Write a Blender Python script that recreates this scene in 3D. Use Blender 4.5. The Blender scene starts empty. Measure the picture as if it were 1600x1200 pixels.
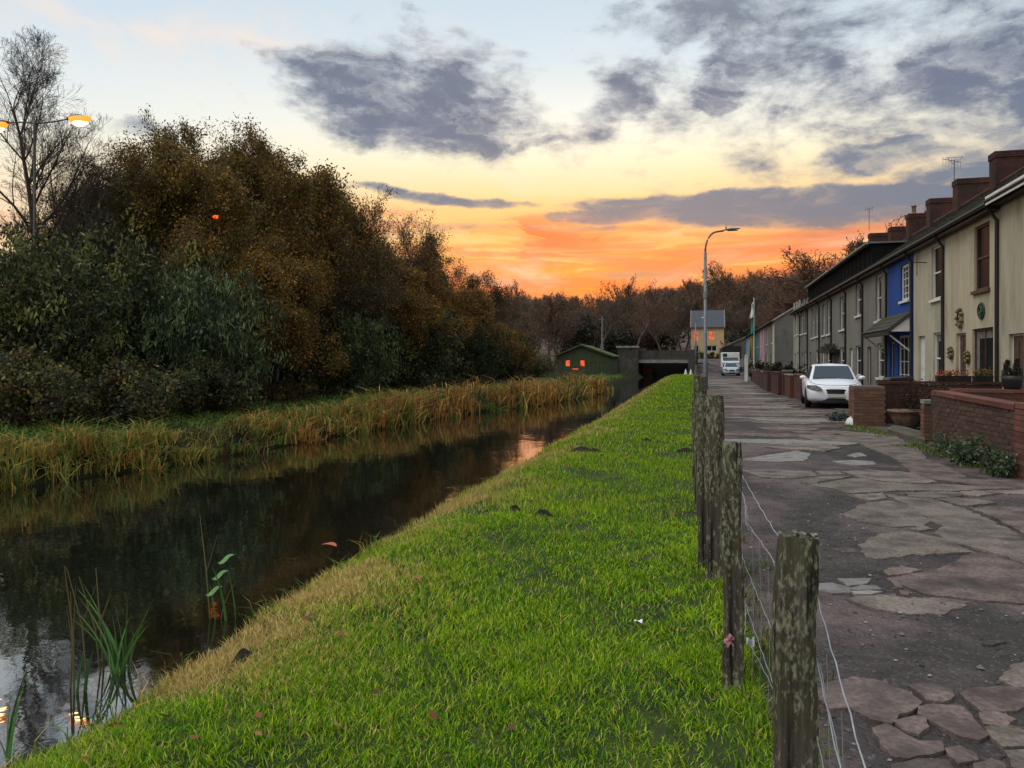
import bpy, math, random
import numpy as np
from mathutils import Vector, Matrix
SC = bpy.context.scene
COL = SC.collection
# ------------------------------------------------------------------ camera
S, C_ = math.sin(math.atan(.25)), math.cos(math.atan(.25))
EYE, HOR, F = 1.55, 565.0, 1200.0
cam = bpy.data.objects.new('camera', bpy.data.cameras.new('camera')); COL.objects.link(cam)
cam.location = (0, 0, EYE); cam.rotation_euler = (math.radians(90), 0, math.atan(.25))
cam.data.lens = 27.0; cam.data.sensor_width = 36.0; cam.data.shift_y = -35/1600
cam.data.clip_end = 3000; cam.data.clip_start = .05
SC.camera = cam
SC.view_settings.view_transform = 'Standard'; SC.view_settings.look = 'None'
SC.view_settings.exposure = 0.0; SC.view_settings.gamma = 1.0
SC.render.film_transparent = False
SC.cycles.max_bounces = 6; SC.cycles.transparent_max_bounces = 6
SC.cycles.caustics_reflective = False; SC.cycles.caustics_refractive = False
SC.cycles.sample_clamp_indirect = 4.0
try: SC.cycles.use_denoising = True
except Exception: pass

def px(p, d):
    u = (p-800)/F
    return d*(-S+C_*u), d*(C_+S*u)
def zp(py, d): return EYE+(HOR-py)*d/F
def gd(p, py, z=0.0):
    d = (EYE-z)*F/(py-HOR); x, y = px(p, d); return x, y

# ------------------------------------------------------------------ world
def build_world():
    W = bpy.data.worlds.new('World'); SC.world = W; W.use_nodes = True
    nt = W.node_tree; nt.nodes.clear(); L = nt.links
    def nd(t, **k):
        n = nt.nodes.new(t)
        for a, b in k.items(): setattr(n, a, b)
        return n
    def put(n, i, v):
        if isinstance(v, bpy.types.NodeSocket): L.new(v, n.inputs[i])
        else: n.inputs[i].default_value = v
    def M(op, a, b=None, c=None):
        n = nd('ShaderNodeMath', operation=op); put(n, 0, a)
        if b is not None: put(n, 1, b)
        if c is not None: put(n, 2, c)
        return n.outputs[0]
    def MR(v, a, b, c=0., d=1., sm=True):
        n = nd('ShaderNodeMapRange', interpolation_type='SMOOTHSTEP' if sm else 'LINEAR')
        put(n, 0, v); put(n, 1, a); put(n, 2, b); put(n, 3, c); put(n, 4, d); return n.outputs[0]
    def CB(x, y, z=0.):
        n = nd('ShaderNodeCombineXYZ'); put(n, 0, x); put(n, 1, y); put(n, 2, z); return n.outputs[0]
    def NZ(vec, sc, det=5., rough=.55, dist=0.):
        n = nd('ShaderNodeTexNoise'); put(n, 'Vector', vec); put(n, 'Scale', sc); put(n, 'Detail', det)
        put(n, 'Roughness', rough); put(n, 'Distortion', dist); return n
    def MIX(f, a, b):
        n = nd('ShaderNodeMix', data_type='RGBA'); put(n, 0, f); put(n, 6, a); put(n, 7, b); return n.outputs[2]
    def RAMP(f, stops):
        n = nd('ShaderNodeValToRGB'); put(n, 0, f); e = n.color_ramp.elements
        e[0].position = stops[0][0]; e[0].color = (*stops[0][1], 1)
        e[1].position = stops[-1][0]; e[1].color = (*stops[-1][1], 1)
        for p, c in stops[1:-1]:
            q = e.new(p); q.color = (*c, 1)
        return n.outputs[0]
    tc = nd('ShaderNodeTexCoord'); sp = nd('ShaderNodeSeparateXYZ'); L.new(tc.outputs['Generated'], sp.inputs[0])
    X, Y, Z = sp.outputs
    az0 = M('ARCTAN2', X, Y); el0 = M('ARCSINE', Z)
    wn = NZ(CB(M('MULTIPLY', az0, 1.), M('MULTIPLY', el0, 2.0)), 7., 6., .6)
    ws = nd('ShaderNodeSeparateColor'); L.new(wn.outputs['Color'], ws.inputs[0])
    hi = MR(el0, .14, .36, .10, 1.)
    az = M('ADD', az0, M('MULTIPLY', M('SUBTRACT', ws.outputs[0], .5), .22))
    el = M('ADD', el0, M('MULTIPLY', M('MULTIPLY', M('SUBTRACT', ws.outputs[1], .5), .13), hi))
    zz = M('ADD', M('MAXIMUM', Z, 0.), .14)
    planar = CB(M('DIVIDE', X, zz), M('DIVIDE', Y, zz))
    fb = NZ(planar, 1.7, 9., .6, .25).outputs['Fac']
    fine = NZ(CB(az0, M('MULTIPLY', el0, 1.7)), 14., 7., .62).outputs['Fac']
    streak = NZ(CB(M('MULTIPLY', az, 2.2), M('MULTIPLY', el, 17.), 3.), 1.6, 6., .55, .6).outputs['Fac']
    def A(p): return math.atan((p-800)/F)-math.atan(.25)
    def E(p, y): return math.atan((HOR-y)/F*math.cos(math.atan((p-800)/F)))
    blobs = [(645,168,215,72,-7,1.5),(530,145,105,26,-3,1.0),(770,222,75,32,-20,1.25),(700,110,130,45,0,.55),
        (830,215,70,14,12,.7),(960,160,100,50,12,1.05),(1035,115,50,30,0,.5),(1100,178,46,24,0,1.5),(1135,95,62,80,0,1.15),(1070,15,130,50,0,.9),
        (1330,110,190,110,0,.95),(1520,80,210,170,0,1.25),(1580,250,220,85,0,1.2),(1230,60,120,70,10,.95),(1360,130,430,200,0,.72),(1240,170,60,26,0,1.0),(1420,170,90,30,0,1.1),(1500,200,90,30,0,1.1),(1180,60,60,40,0,1.1),(1385,238,140,34,-6,1.5),
        (1285,228,60,28,0,.7),(1460,275,120,30,5,1.2),(1220,322,330,34,-2,3.2),(1050,333,190,15,0,2.2),(1350,308,220,30,-3,2.6),
        (690,309,160,10,-3,1.5),(700,353,95,6,0,.7),(905,355,70,6,0,.65),(980,430,130,8,0,.75),(820,440,90,5,0,.4),(640,345,60,8,0,.4),(1330,345,160,12,0,1.0),
        (210,185,90,14,8,.45),(1180,150,50,40,0,.6)]
    acc = None
    for (p, y, rx, ry, rot, w) in blobs:
        a0, e0 = A(p), E(p, y); k = math.cos(math.atan((p-800)/F))**2
        rx = rx/F*k; ry = ry/F*math.sqrt(k); c, s = math.cos(math.radians(rot)), math.sin(math.radians(rot))
        t1 = M('MULTIPLY_ADD', el, s/rx, M('MULTIPLY_ADD', az, c/rx, (-a0*c-e0*s)/rx))
        t2 = M('MULTIPLY_ADD', el, c/ry, M('MULTIPLY_ADD', az, -s/ry, (a0*s-e0*c)/ry))
        q = M('MULTIPLY_ADD', t2, t2, M('MULTIPLY', t1, t1))
        b = M('MULTIPLY_ADD', q, -w*.8, w)
        acc = b if acc is None else M('MAXIMUM', acc, b)
    acc = M('MAXIMUM', acc, -.55)
    fib = NZ(CB(M('MULTIPLY_ADD', el0, .35, az0), M('MULTIPLY', el0, 1.9), 7.), 8., 9., .62, .35).outputs['Fac']
    ns = M('ADD', M('ADD', M('MULTIPLY', M('SUBTRACT', fb, .5), 2.2), M('MULTIPLY', M('SUBTRACT', fine, .5), 2.4)), M('MULTIPLY', M('SUBTRACT', fib, .5), 2.8))
    lowk = MR(el0, .06, .2, .35, 1.)
    dens = M('MULTIPLY_ADD', ns, lowk, acc)
    alpha = MR(dens, -.1, 1.25)
    # clear sky by elevation : warm towards the sunset, cool away from it
    t = M('DIVIDE', M('MAXIMUM', el0, 0.), 1.2)
    def P(y): return E(950, y)/1.2
    warm = RAMP(t, [(0., (.75,.10,.014)), (P(450), (.93,.19,.022)), (P(412), (.99,.29,.042)), (P(365), (1.0,.40,.09)), (P(315), (1.03,.68,.26)),
                    (P(250), (1.03,.91,.62)), (P(215), (1.0,.95,.77)), (P(170), (.92,.93,.85)), (P(90), (.70,.80,.86)), (P(0), (.62,.73,.82)), (1., (.50,.62,.76))])
    cool = RAMP(t, [(0., (.92,.66,.36)), (P(420), (.98,.80,.52)), (P(320), (.95,.88,.70)), (P(230), (.80,.85,.86)), (P(100), (.62,.73,.84)), (P(0), (.58,.69,.81)), (1., (.50,.62,.76))])
    ac = A(960)
    g = M('EXPONENT', M('MULTIPLY', M('POWER', M('ABSOLUTE', M('DIVIDE', M('SUBTRACT', az0, ac), .62)), 2.5), -1.))
    base = MIX(g, cool, warm)
    # salmon and gold banding low in the west
    low = M('MULTIPLY', MR(el0, E(950, 300), E(950, 375)), g)
    gold = M('MULTIPLY', MR(streak, .51, .6), low)
    base = MIX(M('MULTIPLY', gold, .85), base, (1.08, .66, .20, 1))
    red = M('MULTIPLY', MR(streak, .5, .41), low)
    base = MIX(M('MULTIPLY', red, .95), base, (.90, .135, .04, 1))
    st2 = NZ(CB(M('MULTIPLY', az, 2.6), M('MULTIPLY', el, 24.), 11.), 1.5, 6., .55, .5).outputs['Fac']
    base = MIX(M('MULTIPLY', M('MULTIPLY', MR(st2, .47, .62), low), .8), base, (.55, .14, .09, 1))
    sal = M('MULTIPLY', M('EXPONENT', M('MULTIPLY', M('ADD', M('POWER', M('DIVIDE', M('SUBTRACT', az, A(1120)), .24), 2.), M('POWER', M('ABSOLUTE', M('DIVIDE', M('SUBTRACT', el, E(1120, 385)), .034)), 2.)), -1.)), 1.0)
    base = MIX(M('MULTIPLY', sal, MR(streak, .35, .6, 1., .45)), base, (.94, .205, .065, 1))
    # thin pale veil high up
    veil = M('MULTIPLY', MR(NZ(planar, .8, 6., .6, .6).outputs['Fac'], .5, .72), .45)
    base = MIX(veil, base, (.92, .84, .74, 1))
    # cloud colour : slate core, paler where thin
    core = RAMP(t, [(0., (.34,.15,.09)), (P(420), (.36,.19,.14)), (P(350), (.11,.155,.245)), (P(290), (.125,.175,.27)), (P(180), (.115,.145,.235)), (P(90), (.145,.175,.25)), (P(0), (.21,.245,.31)), (1., (.33,.36,.42))])
    edge = RAMP(t, [(0., (.9,.3,.1)), (P(345), (.62,.34,.22)), (P(315), (.34,.32,.34)), (P(250), (.48,.47,.48)), (P(180), (.38,.40,.47)), (P(100), (.42,.46,.53)), (1., (.55,.60,.66))])
    body = NZ(CB(M('MULTIPLY_ADD', el, .6, az), M('MULTIPLY', el, 2.3), 1.5), 13., 8., .6, .3).outputs['Fac']
    cc = MIX(MR(M('ADD', M('MULTIPLY_ADD', fib, .55, M('MULTIPLY', body, .75)), M('MULTIPLY', dens, .12)), .5, .88), edge, core)
    alpha = M('MULTIPLY', alpha, MR(body, .3, .55, .80, 1.))
    wz = M('MULTIPLY', M('EXPONENT', M('MULTIPLY', M('ADD', M('POWER', M('ABSOLUTE', M('DIVIDE', M('SUBTRACT', az, A(290)), .34)), 2.), M('POWER', M('ABSOLUTE', M('DIVIDE', M('SUBTRACT', el, E(290, 62)), .035)), 2.)), -1.)), MR(fib, .38, .62))
    base = MIX(M('MULTIPLY', wz, .6), base, (1.0, .80, .66, 1))
    sky = MIX(M('MULTIPLY', alpha, .96), base, cc)
    # east half of the dome : plain dusk blue with the same clouds
    below = MR(el0, -.02, 0.0)
    col = MIX(below, (.05, .045, .04, 1), sky)
    ns_ = nd('ShaderNodeTexSky', sky_type='NISHITA', sun_disc=False, sun_elevation=math.radians(2.0), sun_rotation=math.radians(-7))
    bg2 = nd('ShaderNodeBackground'); L.new(ns_.outputs[0], bg2.inputs[0]); bg2.inputs[1].default_value = .02
    bg = nd('ShaderNodeBackground'); L.new(col, bg.inputs[0]); bg.inputs[1].default_value = 1.0
    ad = nd('ShaderNodeAddShader'); L.new(bg.outputs[0], ad.inputs[0]); L.new(bg2.outputs[0], ad.inputs[1])
    out = nd('ShaderNodeOutputWorld'); L.new(ad.outputs[0], out.inputs[0])
build_world()
sky_fill = bpy.data.lights.new('sky_fill', 'SUN'); sky_fill.energy = 2.3; sky_fill.angle = math.radians(45); sky_fill.color = (1, .93, .84)  # broad fill added in place of skylight; the setting sun is low ahead
so = bpy.data.objects.new('sky_fill', sky_fill); COL.objects.link(so)
so.rotation_euler = Vector((-.5, -.3, 1.0)).to_track_quat('Z', 'Y').to_euler()

# ------------------------------------------------------------------ materials
MATS = {}
def material(name, c1, c2=None, scale=4., rough=.8, bump=0., bscale=None, detail=6., stretch=(1,1,1), c3=None, s3=1., t3=(.45,.62), spec=.3, rand=0., metal=0., lo=.35, hi=.65, bdist=.02):
    if name in MATS: return MATS[name]
    m = bpy.data.materials.new(name); m.use_nodes = True; nt = m.node_tree; L = nt.links
    b = nt.nodes['Principled BSDF']; b.inputs['Roughness'].default_value = rough; b.inputs['Specular IOR Level'].default_value = spec
    b.inputs['Metallic'].default_value = metal
    tc = nt.nodes.new('ShaderNodeTexCoord'); mp = nt.nodes.new('ShaderNodeMapping'); mp.inputs['Scale'].default_value = stretch
    L.new(tc.outputs['Object'], mp.inputs[0])
    def noise(sc, det=detail):
        n = nt.nodes.new('ShaderNodeTexNoise'); n.inputs['Scale'].default_value = sc; n.inputs['Detail'].default_value = det
        n.inputs['Roughness'].default_value = .6; L.new(mp.outputs[0], n.inputs['Vector']); return n.outputs['Fac']
    def rng(v, a, c):
        n = nt.nodes.new('ShaderNodeMapRange'); n.inputs[1].default_value = a; n.inputs[2].default_value = c; L.new(v, n.inputs[0]); return n.outputs[0]
    def mix(f, a, c):
        n = nt.nodes.new('ShaderNodeMix'); n.data_type = 'RGBA'
        for i, v in ((0, f), (6, a), (7, c)):
            if isinstance(v, bpy.types.NodeSocket): L.new(v, n.inputs[i])
            else: n.inputs[i].default_value = v if i == 0 else (*v, 1)
        return n.outputs[2]
    col = None
    if c2 is not None: col = mix(rng(noise(scale), lo, hi), c1, c2)
    if c3 is not None: col = mix(rng(noise(s3), *t3), col if col is not None else c1, c3)
    if rand:
        oi = nt.nodes.new('ShaderNodeObjectInfo'); hv = nt.nodes.new('ShaderNodeHueSaturation')
        L.new(rng(oi.outputs['Random'], 0, 1), hv.inputs['Value'])
        nt.links[-1].to_node if False else None
        mr = hv.inputs['Value'].links[0].from_node; mr.inputs[3].default_value = 1-rand; mr.inputs[4].default_value = 1+rand
        if col is None: hv.inputs['Color'].default_value = (*c1, 1)
        else: L.new(col, hv.inputs['Color'])
        col = hv.outputs[0]
    if col is None: b.inputs['Base Color'].default_value = (*c1, 1)
    else: L.new(col, b.inputs['Base Color'])
    if bump:
        bn = nt.nodes.new('ShaderNodeBump'); bn.inputs['Strength'].default_value = bump; bn.inputs['Distance'].default_value = bdist
        L.new(noise(bscale or scale*4, 8.), bn.inputs['Height']); L.new(bn.outputs[0], b.inputs['Normal'])
    MATS[name] = m; return m

def leafmat(name, rough=.55, trans=.3, spec=.25):
    m = bpy.data.materials.new(name); m.use_nodes = True; nt = m.node_tree; L = nt.links
    b = nt.nodes['Principled BSDF']; b.inputs['Roughness'].default_value = rough; b.inputs['Specular IOR Level'].default_value = spec
    a = nt.nodes.new('ShaderNodeAttribute'); a.attribute_name = 'col'
    oi = nt.nodes.new('ShaderNodeObjectInfo'); mx = nt.nodes.new('ShaderNodeMix'); mx.data_type = 'RGBA'; mx.blend_type = 'MULTIPLY'; mx.inputs[0].default_value = 1
    L.new(a.outputs['Color'], mx.inputs[6]); L.new(oi.outputs['Color'], mx.inputs[7])
    L.new(mx.outputs[2], b.inputs['Base Color'])
    if trans:
        t = nt.nodes.new('ShaderNodeBsdfTranslucent'); L.new(mx.outputs[2], t.inputs[0])
        ms = nt.nodes.new('ShaderNodeMixShader'); ms.inputs[0].default_value = trans
        L.new(b.outputs[0], ms.inputs[1]); L.new(t.outputs[0], ms.inputs[2]); L.new(ms.outputs[0], nt.nodes['Material Output'].inputs[0])
    MATS[name] = m; return m

def emit(name, col, st):
    m = bpy.data.materials.new(name); m.use_nodes = True; b = m.node_tree.nodes['Principled BSDF']
    b.inputs['Base Color'].default_value = (*col, 1); b.inputs['Emission Color'].default_value = (*col, 1); b.inputs['Emission Strength'].default_value = st
    MATS[name] = m; return m

LEAF = leafmat('leaf'); GRASSM = leafmat('grass_blade', .6, .25, .2); TWIG = leafmat('twig', .9, 0., .1)
BARK = material('bark', (.05,.04,.032), (.10,.085,.07), 6, .9, .5, stretch=(3,3,.6))
BARKD = material('dark_bark', (.045,.036,.03), (.095,.08,.065), 6, .95, .4, stretch=(3,3,.6))
BARKP = material('pale_bark', (.22,.20,.18), (.08,.07,.06), 5, .9, .4, stretch=(2,2,.7))
GLASS = material('window_glass', (.012,.014,.017), rough=.25, spec=.02)
WHITE = material('white_paint', (.62,.62,.60), (.50,.50,.48), 3, .5)
BLACK = material('black_plastic', (.012,.012,.013), (.02,.02,.02), 5, .5)
BROWNP = material('brown_paint', (.055,.028,.018), (.085,.05,.035), 5, .6)
IRON = material('galvanised_wire', (.42,.44,.47), (.3,.31,.33), 20, .45, metal=.6)
STEEL = material('grey_steel', (.16,.17,.175), (.11,.115,.12), 4, .5, metal=.3)

# ------------------------------------------------------------------ mesh tools
OFF = {}
def offs(parent):
    return OFF.get(parent.name, (0, 0, 0)) if parent is not None else (0, 0, 0)
def mesh_np(name, V, faces, mats, cols=None, smooth=False, midx=None):
    """faces: list of int arrays (M,k)"""
    me = bpy.data.meshes.new(name); V = np.asarray(V, np.float32)
    me.vertices.add(len(V)); me.vertices.foreach_set('co', V.ravel())
    fl = [np.asarray(f, np.int32) for f in faces if len(f)]
    idx = np.concatenate([f.ravel() for f in fl]); tot = np.concatenate([np.full(len(f), f.shape[1], np.int32) for f in fl])
    st = np.concatenate([[0], np.cumsum(tot)[:-1]]).astype(np.int32)
    me.loops.add(len(idx)); me.loops.foreach_set('vertex_index', idx)
    me.polygons.add(len(tot)); me.polygons.foreach_set('loop_start', st)
    if midx is not None: me.polygons.foreach_set('material_index', np.asarray(midx, np.int32))
    me.update(calc_edges=True)
    me.polygons.foreach_set('use_smooth', np.full(len(tot), bool(smooth)))
    if cols is not None:
        a = me.attributes.new('col', 'FLOAT_COLOR', 'POINT'); cols = np.asarray(cols, np.float32)
        if cols.shape[1] == 3: cols = np.hstack([cols, np.ones((len(cols), 1), np.float32)])
        a.data.foreach_set('color', cols.ravel())
    for m in (mats if isinstance(mats, (list, tuple)) else [mats]): me.materials.append(m)
    return me
def link(name, data, parent=None, loc=None):
    o = bpy.data.objects.new(name, data); COL.objects.link(o)
    if parent is not None: o.parent = parent; OFF[o.name] = offs(parent)
    if loc is not None: o.location = loc
    return o
def tag(o, label=None, cat=None, group=None, kind=None):
    for k, v in (('label', label), ('category', cat), ('group', group), ('kind', kind)):
        if v: o[k] = v
    return o
def thing(name, label, cat, loc=(0, 0, 0), group=None, rz=0):
    o = link(name, None); o.location = loc; o.rotation_euler = (0, 0, rz); OFF[o.name] = tuple(loc); o.empty_display_size = .2
    return tag(o, label, cat, group)
def clone(o, loc=None, rz=None, scale=None, parent=None, label=None, color=None):
    c = o.copy(); COL.objects.link(c)
    if parent is not None: c.parent = parent
    if loc is not None: c.location = loc
    if rz is not None: c.rotation_euler = (0, 0, rz)
    if scale is not None: c.scale = scale if hasattr(scale, '__len__') else (scale,)*3
    if label: c['label'] = label
    if color is not None: c.color = (*color, 1)
    for ch in o.children: clone(ch, parent=c, color=color)
    return c

class MB:
    def __init__(s): s.v = []; s.f = []
    def quad(s, *p):
        n = len(s.v); s.v += [tuple(q) for q in p]; s.f.append(tuple(range(n, n+len(p)))); return s
    def box(s, a, b):
        (x0, y0, z0), (x1, y1, z1) = a, b
        x0, x1 = min(x0, x1), max(x0, x1); y0, y1 = min(y0, y1), max(y0, y1); z0, z1 = min(z0, z1), max(z0, z1)
        n = len(s.v); s.v += [(x0,y0,z0),(x1,y0,z0),(x1,y1,z0),(x0,y1,z0),(x0,y0,z1),(x1,y0,z1),(x1,y1,z1),(x0,y1,z1)]
        s.f += [tuple(n+i for i in q) for q in ((0,3,2,1),(4,5,6,7),(0,1,5,4),(1,2,6,5),(2,3,7,6),(3,0,4,7))]; return s
    def prism(s, poly, axis, a, b):
        """extrude 2d poly along axis between a and b; poly gives the other two axes in order"""
        def mk(p, t): q = list(p); q.insert(axis, t); return tuple(q)
        n = len(s.v); k = len(poly); s.v += [mk(p, a) for p in poly]+[mk(p, b) for p in poly]
        s.f += [tuple(n+i for i in range(k-1, -1, -1)), tuple(n+k+i for i in range(k))]
        s.f += [(n+i, n+(i+1) % k, n+k+(i+1) % k, n+k+i) for i in range(k)]; return s
    def tube(s, pts, r, k=8, cap=True):
        pts = [Vector(p) for p in pts]; R = r if hasattr(r, '__len__') else [r]*len(pts); n0 = len(s.v)
        for i, p in enumerate(pts):
            t = (pts[min(i+1, len(pts)-1)]-pts[max(i-1, 0)]).normalized()
            a = t.cross(Vector((0, 0, 1)) if abs(t.z) < .9 else Vector((1, 0, 0))).normalized(); b = t.cross(a)
            for j in range(k):
                w = 2*math.pi*j/k; s.v.append(tuple(p+(a*math.cos(w)+b*math.sin(w))*R[i]))
        for i in range(len(pts)-1):
            for j in range(k):
                q = n0+i*k; s.f.append((q+j, q+(j+1) % k, q+k+(j+1) % k, q+k+j))
        if cap:
            s.f.append(tuple(n0+j for j in range(k-1, -1, -1))); q = n0+(len(pts)-1)*k; s.f.append(tuple(q+j for j in range(k)))
        return s
    def lathe(s, prof, c=(0, 0, 0), k=12):
        n0 = len(s.v)
        for r, z in prof:
            for j in range(k):
                w = 2*math.pi*j/k; s.v.append((c[0]+r*math.cos(w), c[1]+r*math.sin(w), c[2]+z))
        for i in range(len(prof)-1):
            for j in range(k):
                q = n0+i*k; s.f.append((q+j, q+(j+1) % k, q+k+(j+1) % k, q+k+j))
        s.f.append(tuple(n0+j for j in range(k-1, -1, -1))); q = n0+(len(prof)-1)*k; s.f.append(tuple(q+j for j in range(k)))
        return s
    def grid(s, fn, nu, nv):
        n0 = len(s.v)
        for i in range(nu+1):
            for j in range(nv+1): s.v.append(tuple(fn(i/nu, j/nv)))
        for i in range(nu):
            for j in range(nv):
                q = n0+i*(nv+1)+j; s.f.append((q, q+nv+1, q+nv+2, q+1))
        return s
    def build(s, name, mat, parent=None, loc=None, smooth=False, bevel=0.):
        o3 = offs(parent) if parent is not None else (loc or (0, 0, 0))
        me = bpy.data.meshes.new(name); me.from_pydata([(v[0]-o3[0], v[1]-o3[1], v[2]-o3[2]) for v in s.v], [], s.f)
        if smooth: me.polygons.foreach_set('use_smooth', [True]*len(me.polygons))
        me.materials.append(mat); me.update()
        o = link(name, me, parent, None if parent is not None else (loc or (0, 0, 0)))
        if parent is None: OFF[o.name] = tuple(loc or (0, 0, 0))
        if bevel:
            b = o.modifiers.new('edge', 'BEVEL'); b.width = bevel; b.segments = 1; b.limit_method = 'ANGLE'
        return o
def lerp(xs, y):
    return float(np.interp(y, [a for a, _ in xs], [b for _, b in xs]))
def sstep(a, b, x):
    t = min(1, max(0, (x-a)/(b-a))); return t*t*(3-2*t)
RNG = np.random.default_rng(7)
random.seed(11)
def vnoise(x, y, s=0):
    return (math.sin(x*1.7+s)+math.sin(y*1.3+x*.6+2*s)+math.sin(y*2.9-x*2.1+s*.7)+math.sin(x*5.3+y*4.1+s))/4
# ------------------------------------------------------------------ ground, water, road
WZ = -.35
XN = [(-6,-3.0),(3,-3.02),(7,-3.2),(25,-3.25),(53,-3.75),(86,-4.25),(100,-4.4),(130,-4.5)]
XF = [(-6,-11.5),(5,-10.6),(10.4,-9.95),(12.3,-9.4),(17.5,-9.1),(27,-8.3),(32.3,-7.0),(43,-5.9),(66,-6.3),(95,-7.2),(130,-8)]
XP = [(-6,.42),(0,.36),(2.43,.257),(3.75,.14),(5.5,.06),(8,-.02),(12,-.09),(20,-.17),(40,-.38),(60,-.55),(93,-.9),(130,-1)]
XW = [(-6,4.5),(5,4.3),(11,4.17),(15,4.0),(20,3.5),(22,3.9),(31,3.95),(42,3.2),(60,3.6),(75,4.2),(130,5)]
xn, xf, xp, xw = (lambda y, t=t: lerp(t, y) for t in (XN, XF, XP, XW))
def rise(y): return 1.95*sstep(93, 113, y)
def ylist(a, b, d0, gr):
    out = [a]; d = d0
    while out[-1] < b: out.append(min(b, out[-1]+d)); d = d0+max(0, out[-1])*gr
    return out
def lawn_z(x, y):
    t = x-xn(y); b = .035*vnoise(x*1.3, y*1.1)+.02*vnoise(x*4, y*3.7, 2)
    edge = .10*vnoise(y*1.1, 3.3)
    t -= edge
    if t < 0: return WZ+max(-.6, t*.9)
    return WZ+.03+(-WZ-.03)*sstep(0, 1.0, t**.8)+b*sstep(0, .6, t)
def sheet(name, ys, xs_fn, z_fn, mat, label=None, smooth=True):
    V = []; n = None
    for y in ys:
        r = xs_fn(y); n = len(r); V += [(x, y, z_fn(x, y)) for x in r]
    f = [(i*n+j, i*n+j+1, (i+1)*n+j+1, (i+1)*n+j) for i in range(len(ys)-1) for j in range(n-1)]
    o = link(name, mesh_np(name, V, [np.array(f)], mat, smooth=smooth), loc=(0, 0, 0)); return tag(o, kind='structure')
SOIL = material('turf_soil', (.012,.022,.005), (.05,.07,.01), 2.2, .95, .8, 30, c3=(.035,.028,.02), s3=5, t3=(.58,.72), bdist=.04)
sheet('lawn', ylist(-3, 95.5, .12, .03), lambda y: list(np.linspace(xn(y)-.5, xn(y)+.8, 14))+list(np.linspace(xn(y)+.95, xp(y)+.16, 18)), lawn_z, SOIL)
FBSOIL = material('bank_soil', (.012,.014,.007), (.028,.026,.012), 3, .98, .6, 20, spec=.05)
def far_z(x, y):
    t = xf(y)-x
    if t < 0: return WZ+max(-.5, t)
    return WZ+.38*sstep(0, .5, t)+.12*sstep(.5, 3, t)+.05*vnoise(x, y)+(max(0, t-12)*.05)
sheet('far_bank', ylist(-6, 112, .6, .02), lambda y: [xf(y)+.3, xf(y), xf(y)-.15, xf(y)-.35, xf(y)-.6, xf(y)-1, xf(y)-1.6, xf(y)-2.5, xf(y)-4, -20, -30, -50, -90, -200], far_z, FBSOIL)
# road base : dark worn binder course with loose grit
def road_material():
    m = bpy.data.materials.new('worn_road'); m.use_nodes = True; nt = m.node_tree; L = nt.links; b = nt.nodes['Principled BSDF']
    tc = nt.nodes.new('ShaderNodeTexCoord')
    def N(t, **k):
        n = nt.nodes.new(t)
        for a, v in k.items(): n.inputs[a].default_value = v
        if 'Vector' in n.inputs: L.new(tc.outputs['Object'], n.inputs['Vector'])
        return n
    big = N('ShaderNodeTexNoise', Scale=.55, Detail=6., Roughness=.6, Distortion=.5)
    mid = N('ShaderNodeTexNoise', Scale=5., Detail=8., Roughness=.65)
    vor = N('ShaderNodeTexVoronoi', Scale=55.); vor2 = N('ShaderNodeTexVoronoi', Scale=24.)
    r = nt.nodes.new('ShaderNodeValToRGB'); L.new(big.outputs['Fac'], r.inputs[0]); e = r.color_ramp.elements
    e[0].position = .36; e[0].color = (.036,.032,.030,1); e[1].position = .66; e[1].color = (.125,.102,.09,1)
    q = e.new(.47); q.color = (.055,.047,.044,1); q = e.new(.54); q.color = (.10,.074,.072,1)
    mx = nt.nodes.new('ShaderNodeMix'); mx.data_type = 'RGBA'; mx.blend_type = 'OVERLAY'; mx.inputs[0].default_value = .8
    L.new(r.outputs[0], mx.inputs[6]); L.new(mid.outputs['Fac'], mx.inputs[7])
    st = nt.nodes.new('ShaderNodeMapRange'); L.new(vor.outputs['Color'], st.inputs[0]); st.inputs[1].default_value = .7; st.inputs[2].default_value = 1; st.inputs[4].default_value = .5
    m2 = nt.nodes.new('ShaderNodeMix'); m2.data_type = 'RGBA'; L.new(st.outputs[0], m2.inputs[0]); L.new(mx.outputs[2], m2.inputs[6]); m2.inputs[7].default_value = (.17,.16,.155,1)
    L.new(m2.outputs[2], b.inputs['Base Color']); b.inputs['Roughness'].default_value = .9; b.inputs['Specular IOR Level'].default_value = .18
    ad = nt.nodes.new('ShaderNodeMath'); ad.operation = 'ADD'; L.new(vor.outputs['Distance'], ad.inputs[0]); L.new(vor2.outputs['Distance'], ad.inputs[1])
    bn = nt.nodes.new('ShaderNodeBump'); bn.inputs['Strength'].default_value = .9; bn.inputs['Distance'].default_value = .015; bn.invert = True
    L.new(ad.outputs[0], bn.inputs['Height']); L.new(bn.outputs[0], b.inputs['Normal']); return m
ROADM = road_material()
def road_z(x, y): return rise(y)+.012*vnoise(x*1.1, y*.8)+.008*vnoise(x*3.1, y*2.7, 1)-.01
road = sheet('road', ylist(-3, 118, .2, .02), lambda y: list(np.linspace(xp(y)+.12, xw(y)+.25, 22)), road_z, ROADM)
OFF['road'] = (0, 0, 0)
sheet('garden_ground', ylist(-3, 118, 1, .02), lambda y: list(np.linspace(xw(y)+.2, 22, 12)), lambda x, y: rise(y)+.0+.02*vnoise(x, y), material('garden_soil', (.05,.045,.04), (.09,.085,.075), 2, .95, .5))
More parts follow.
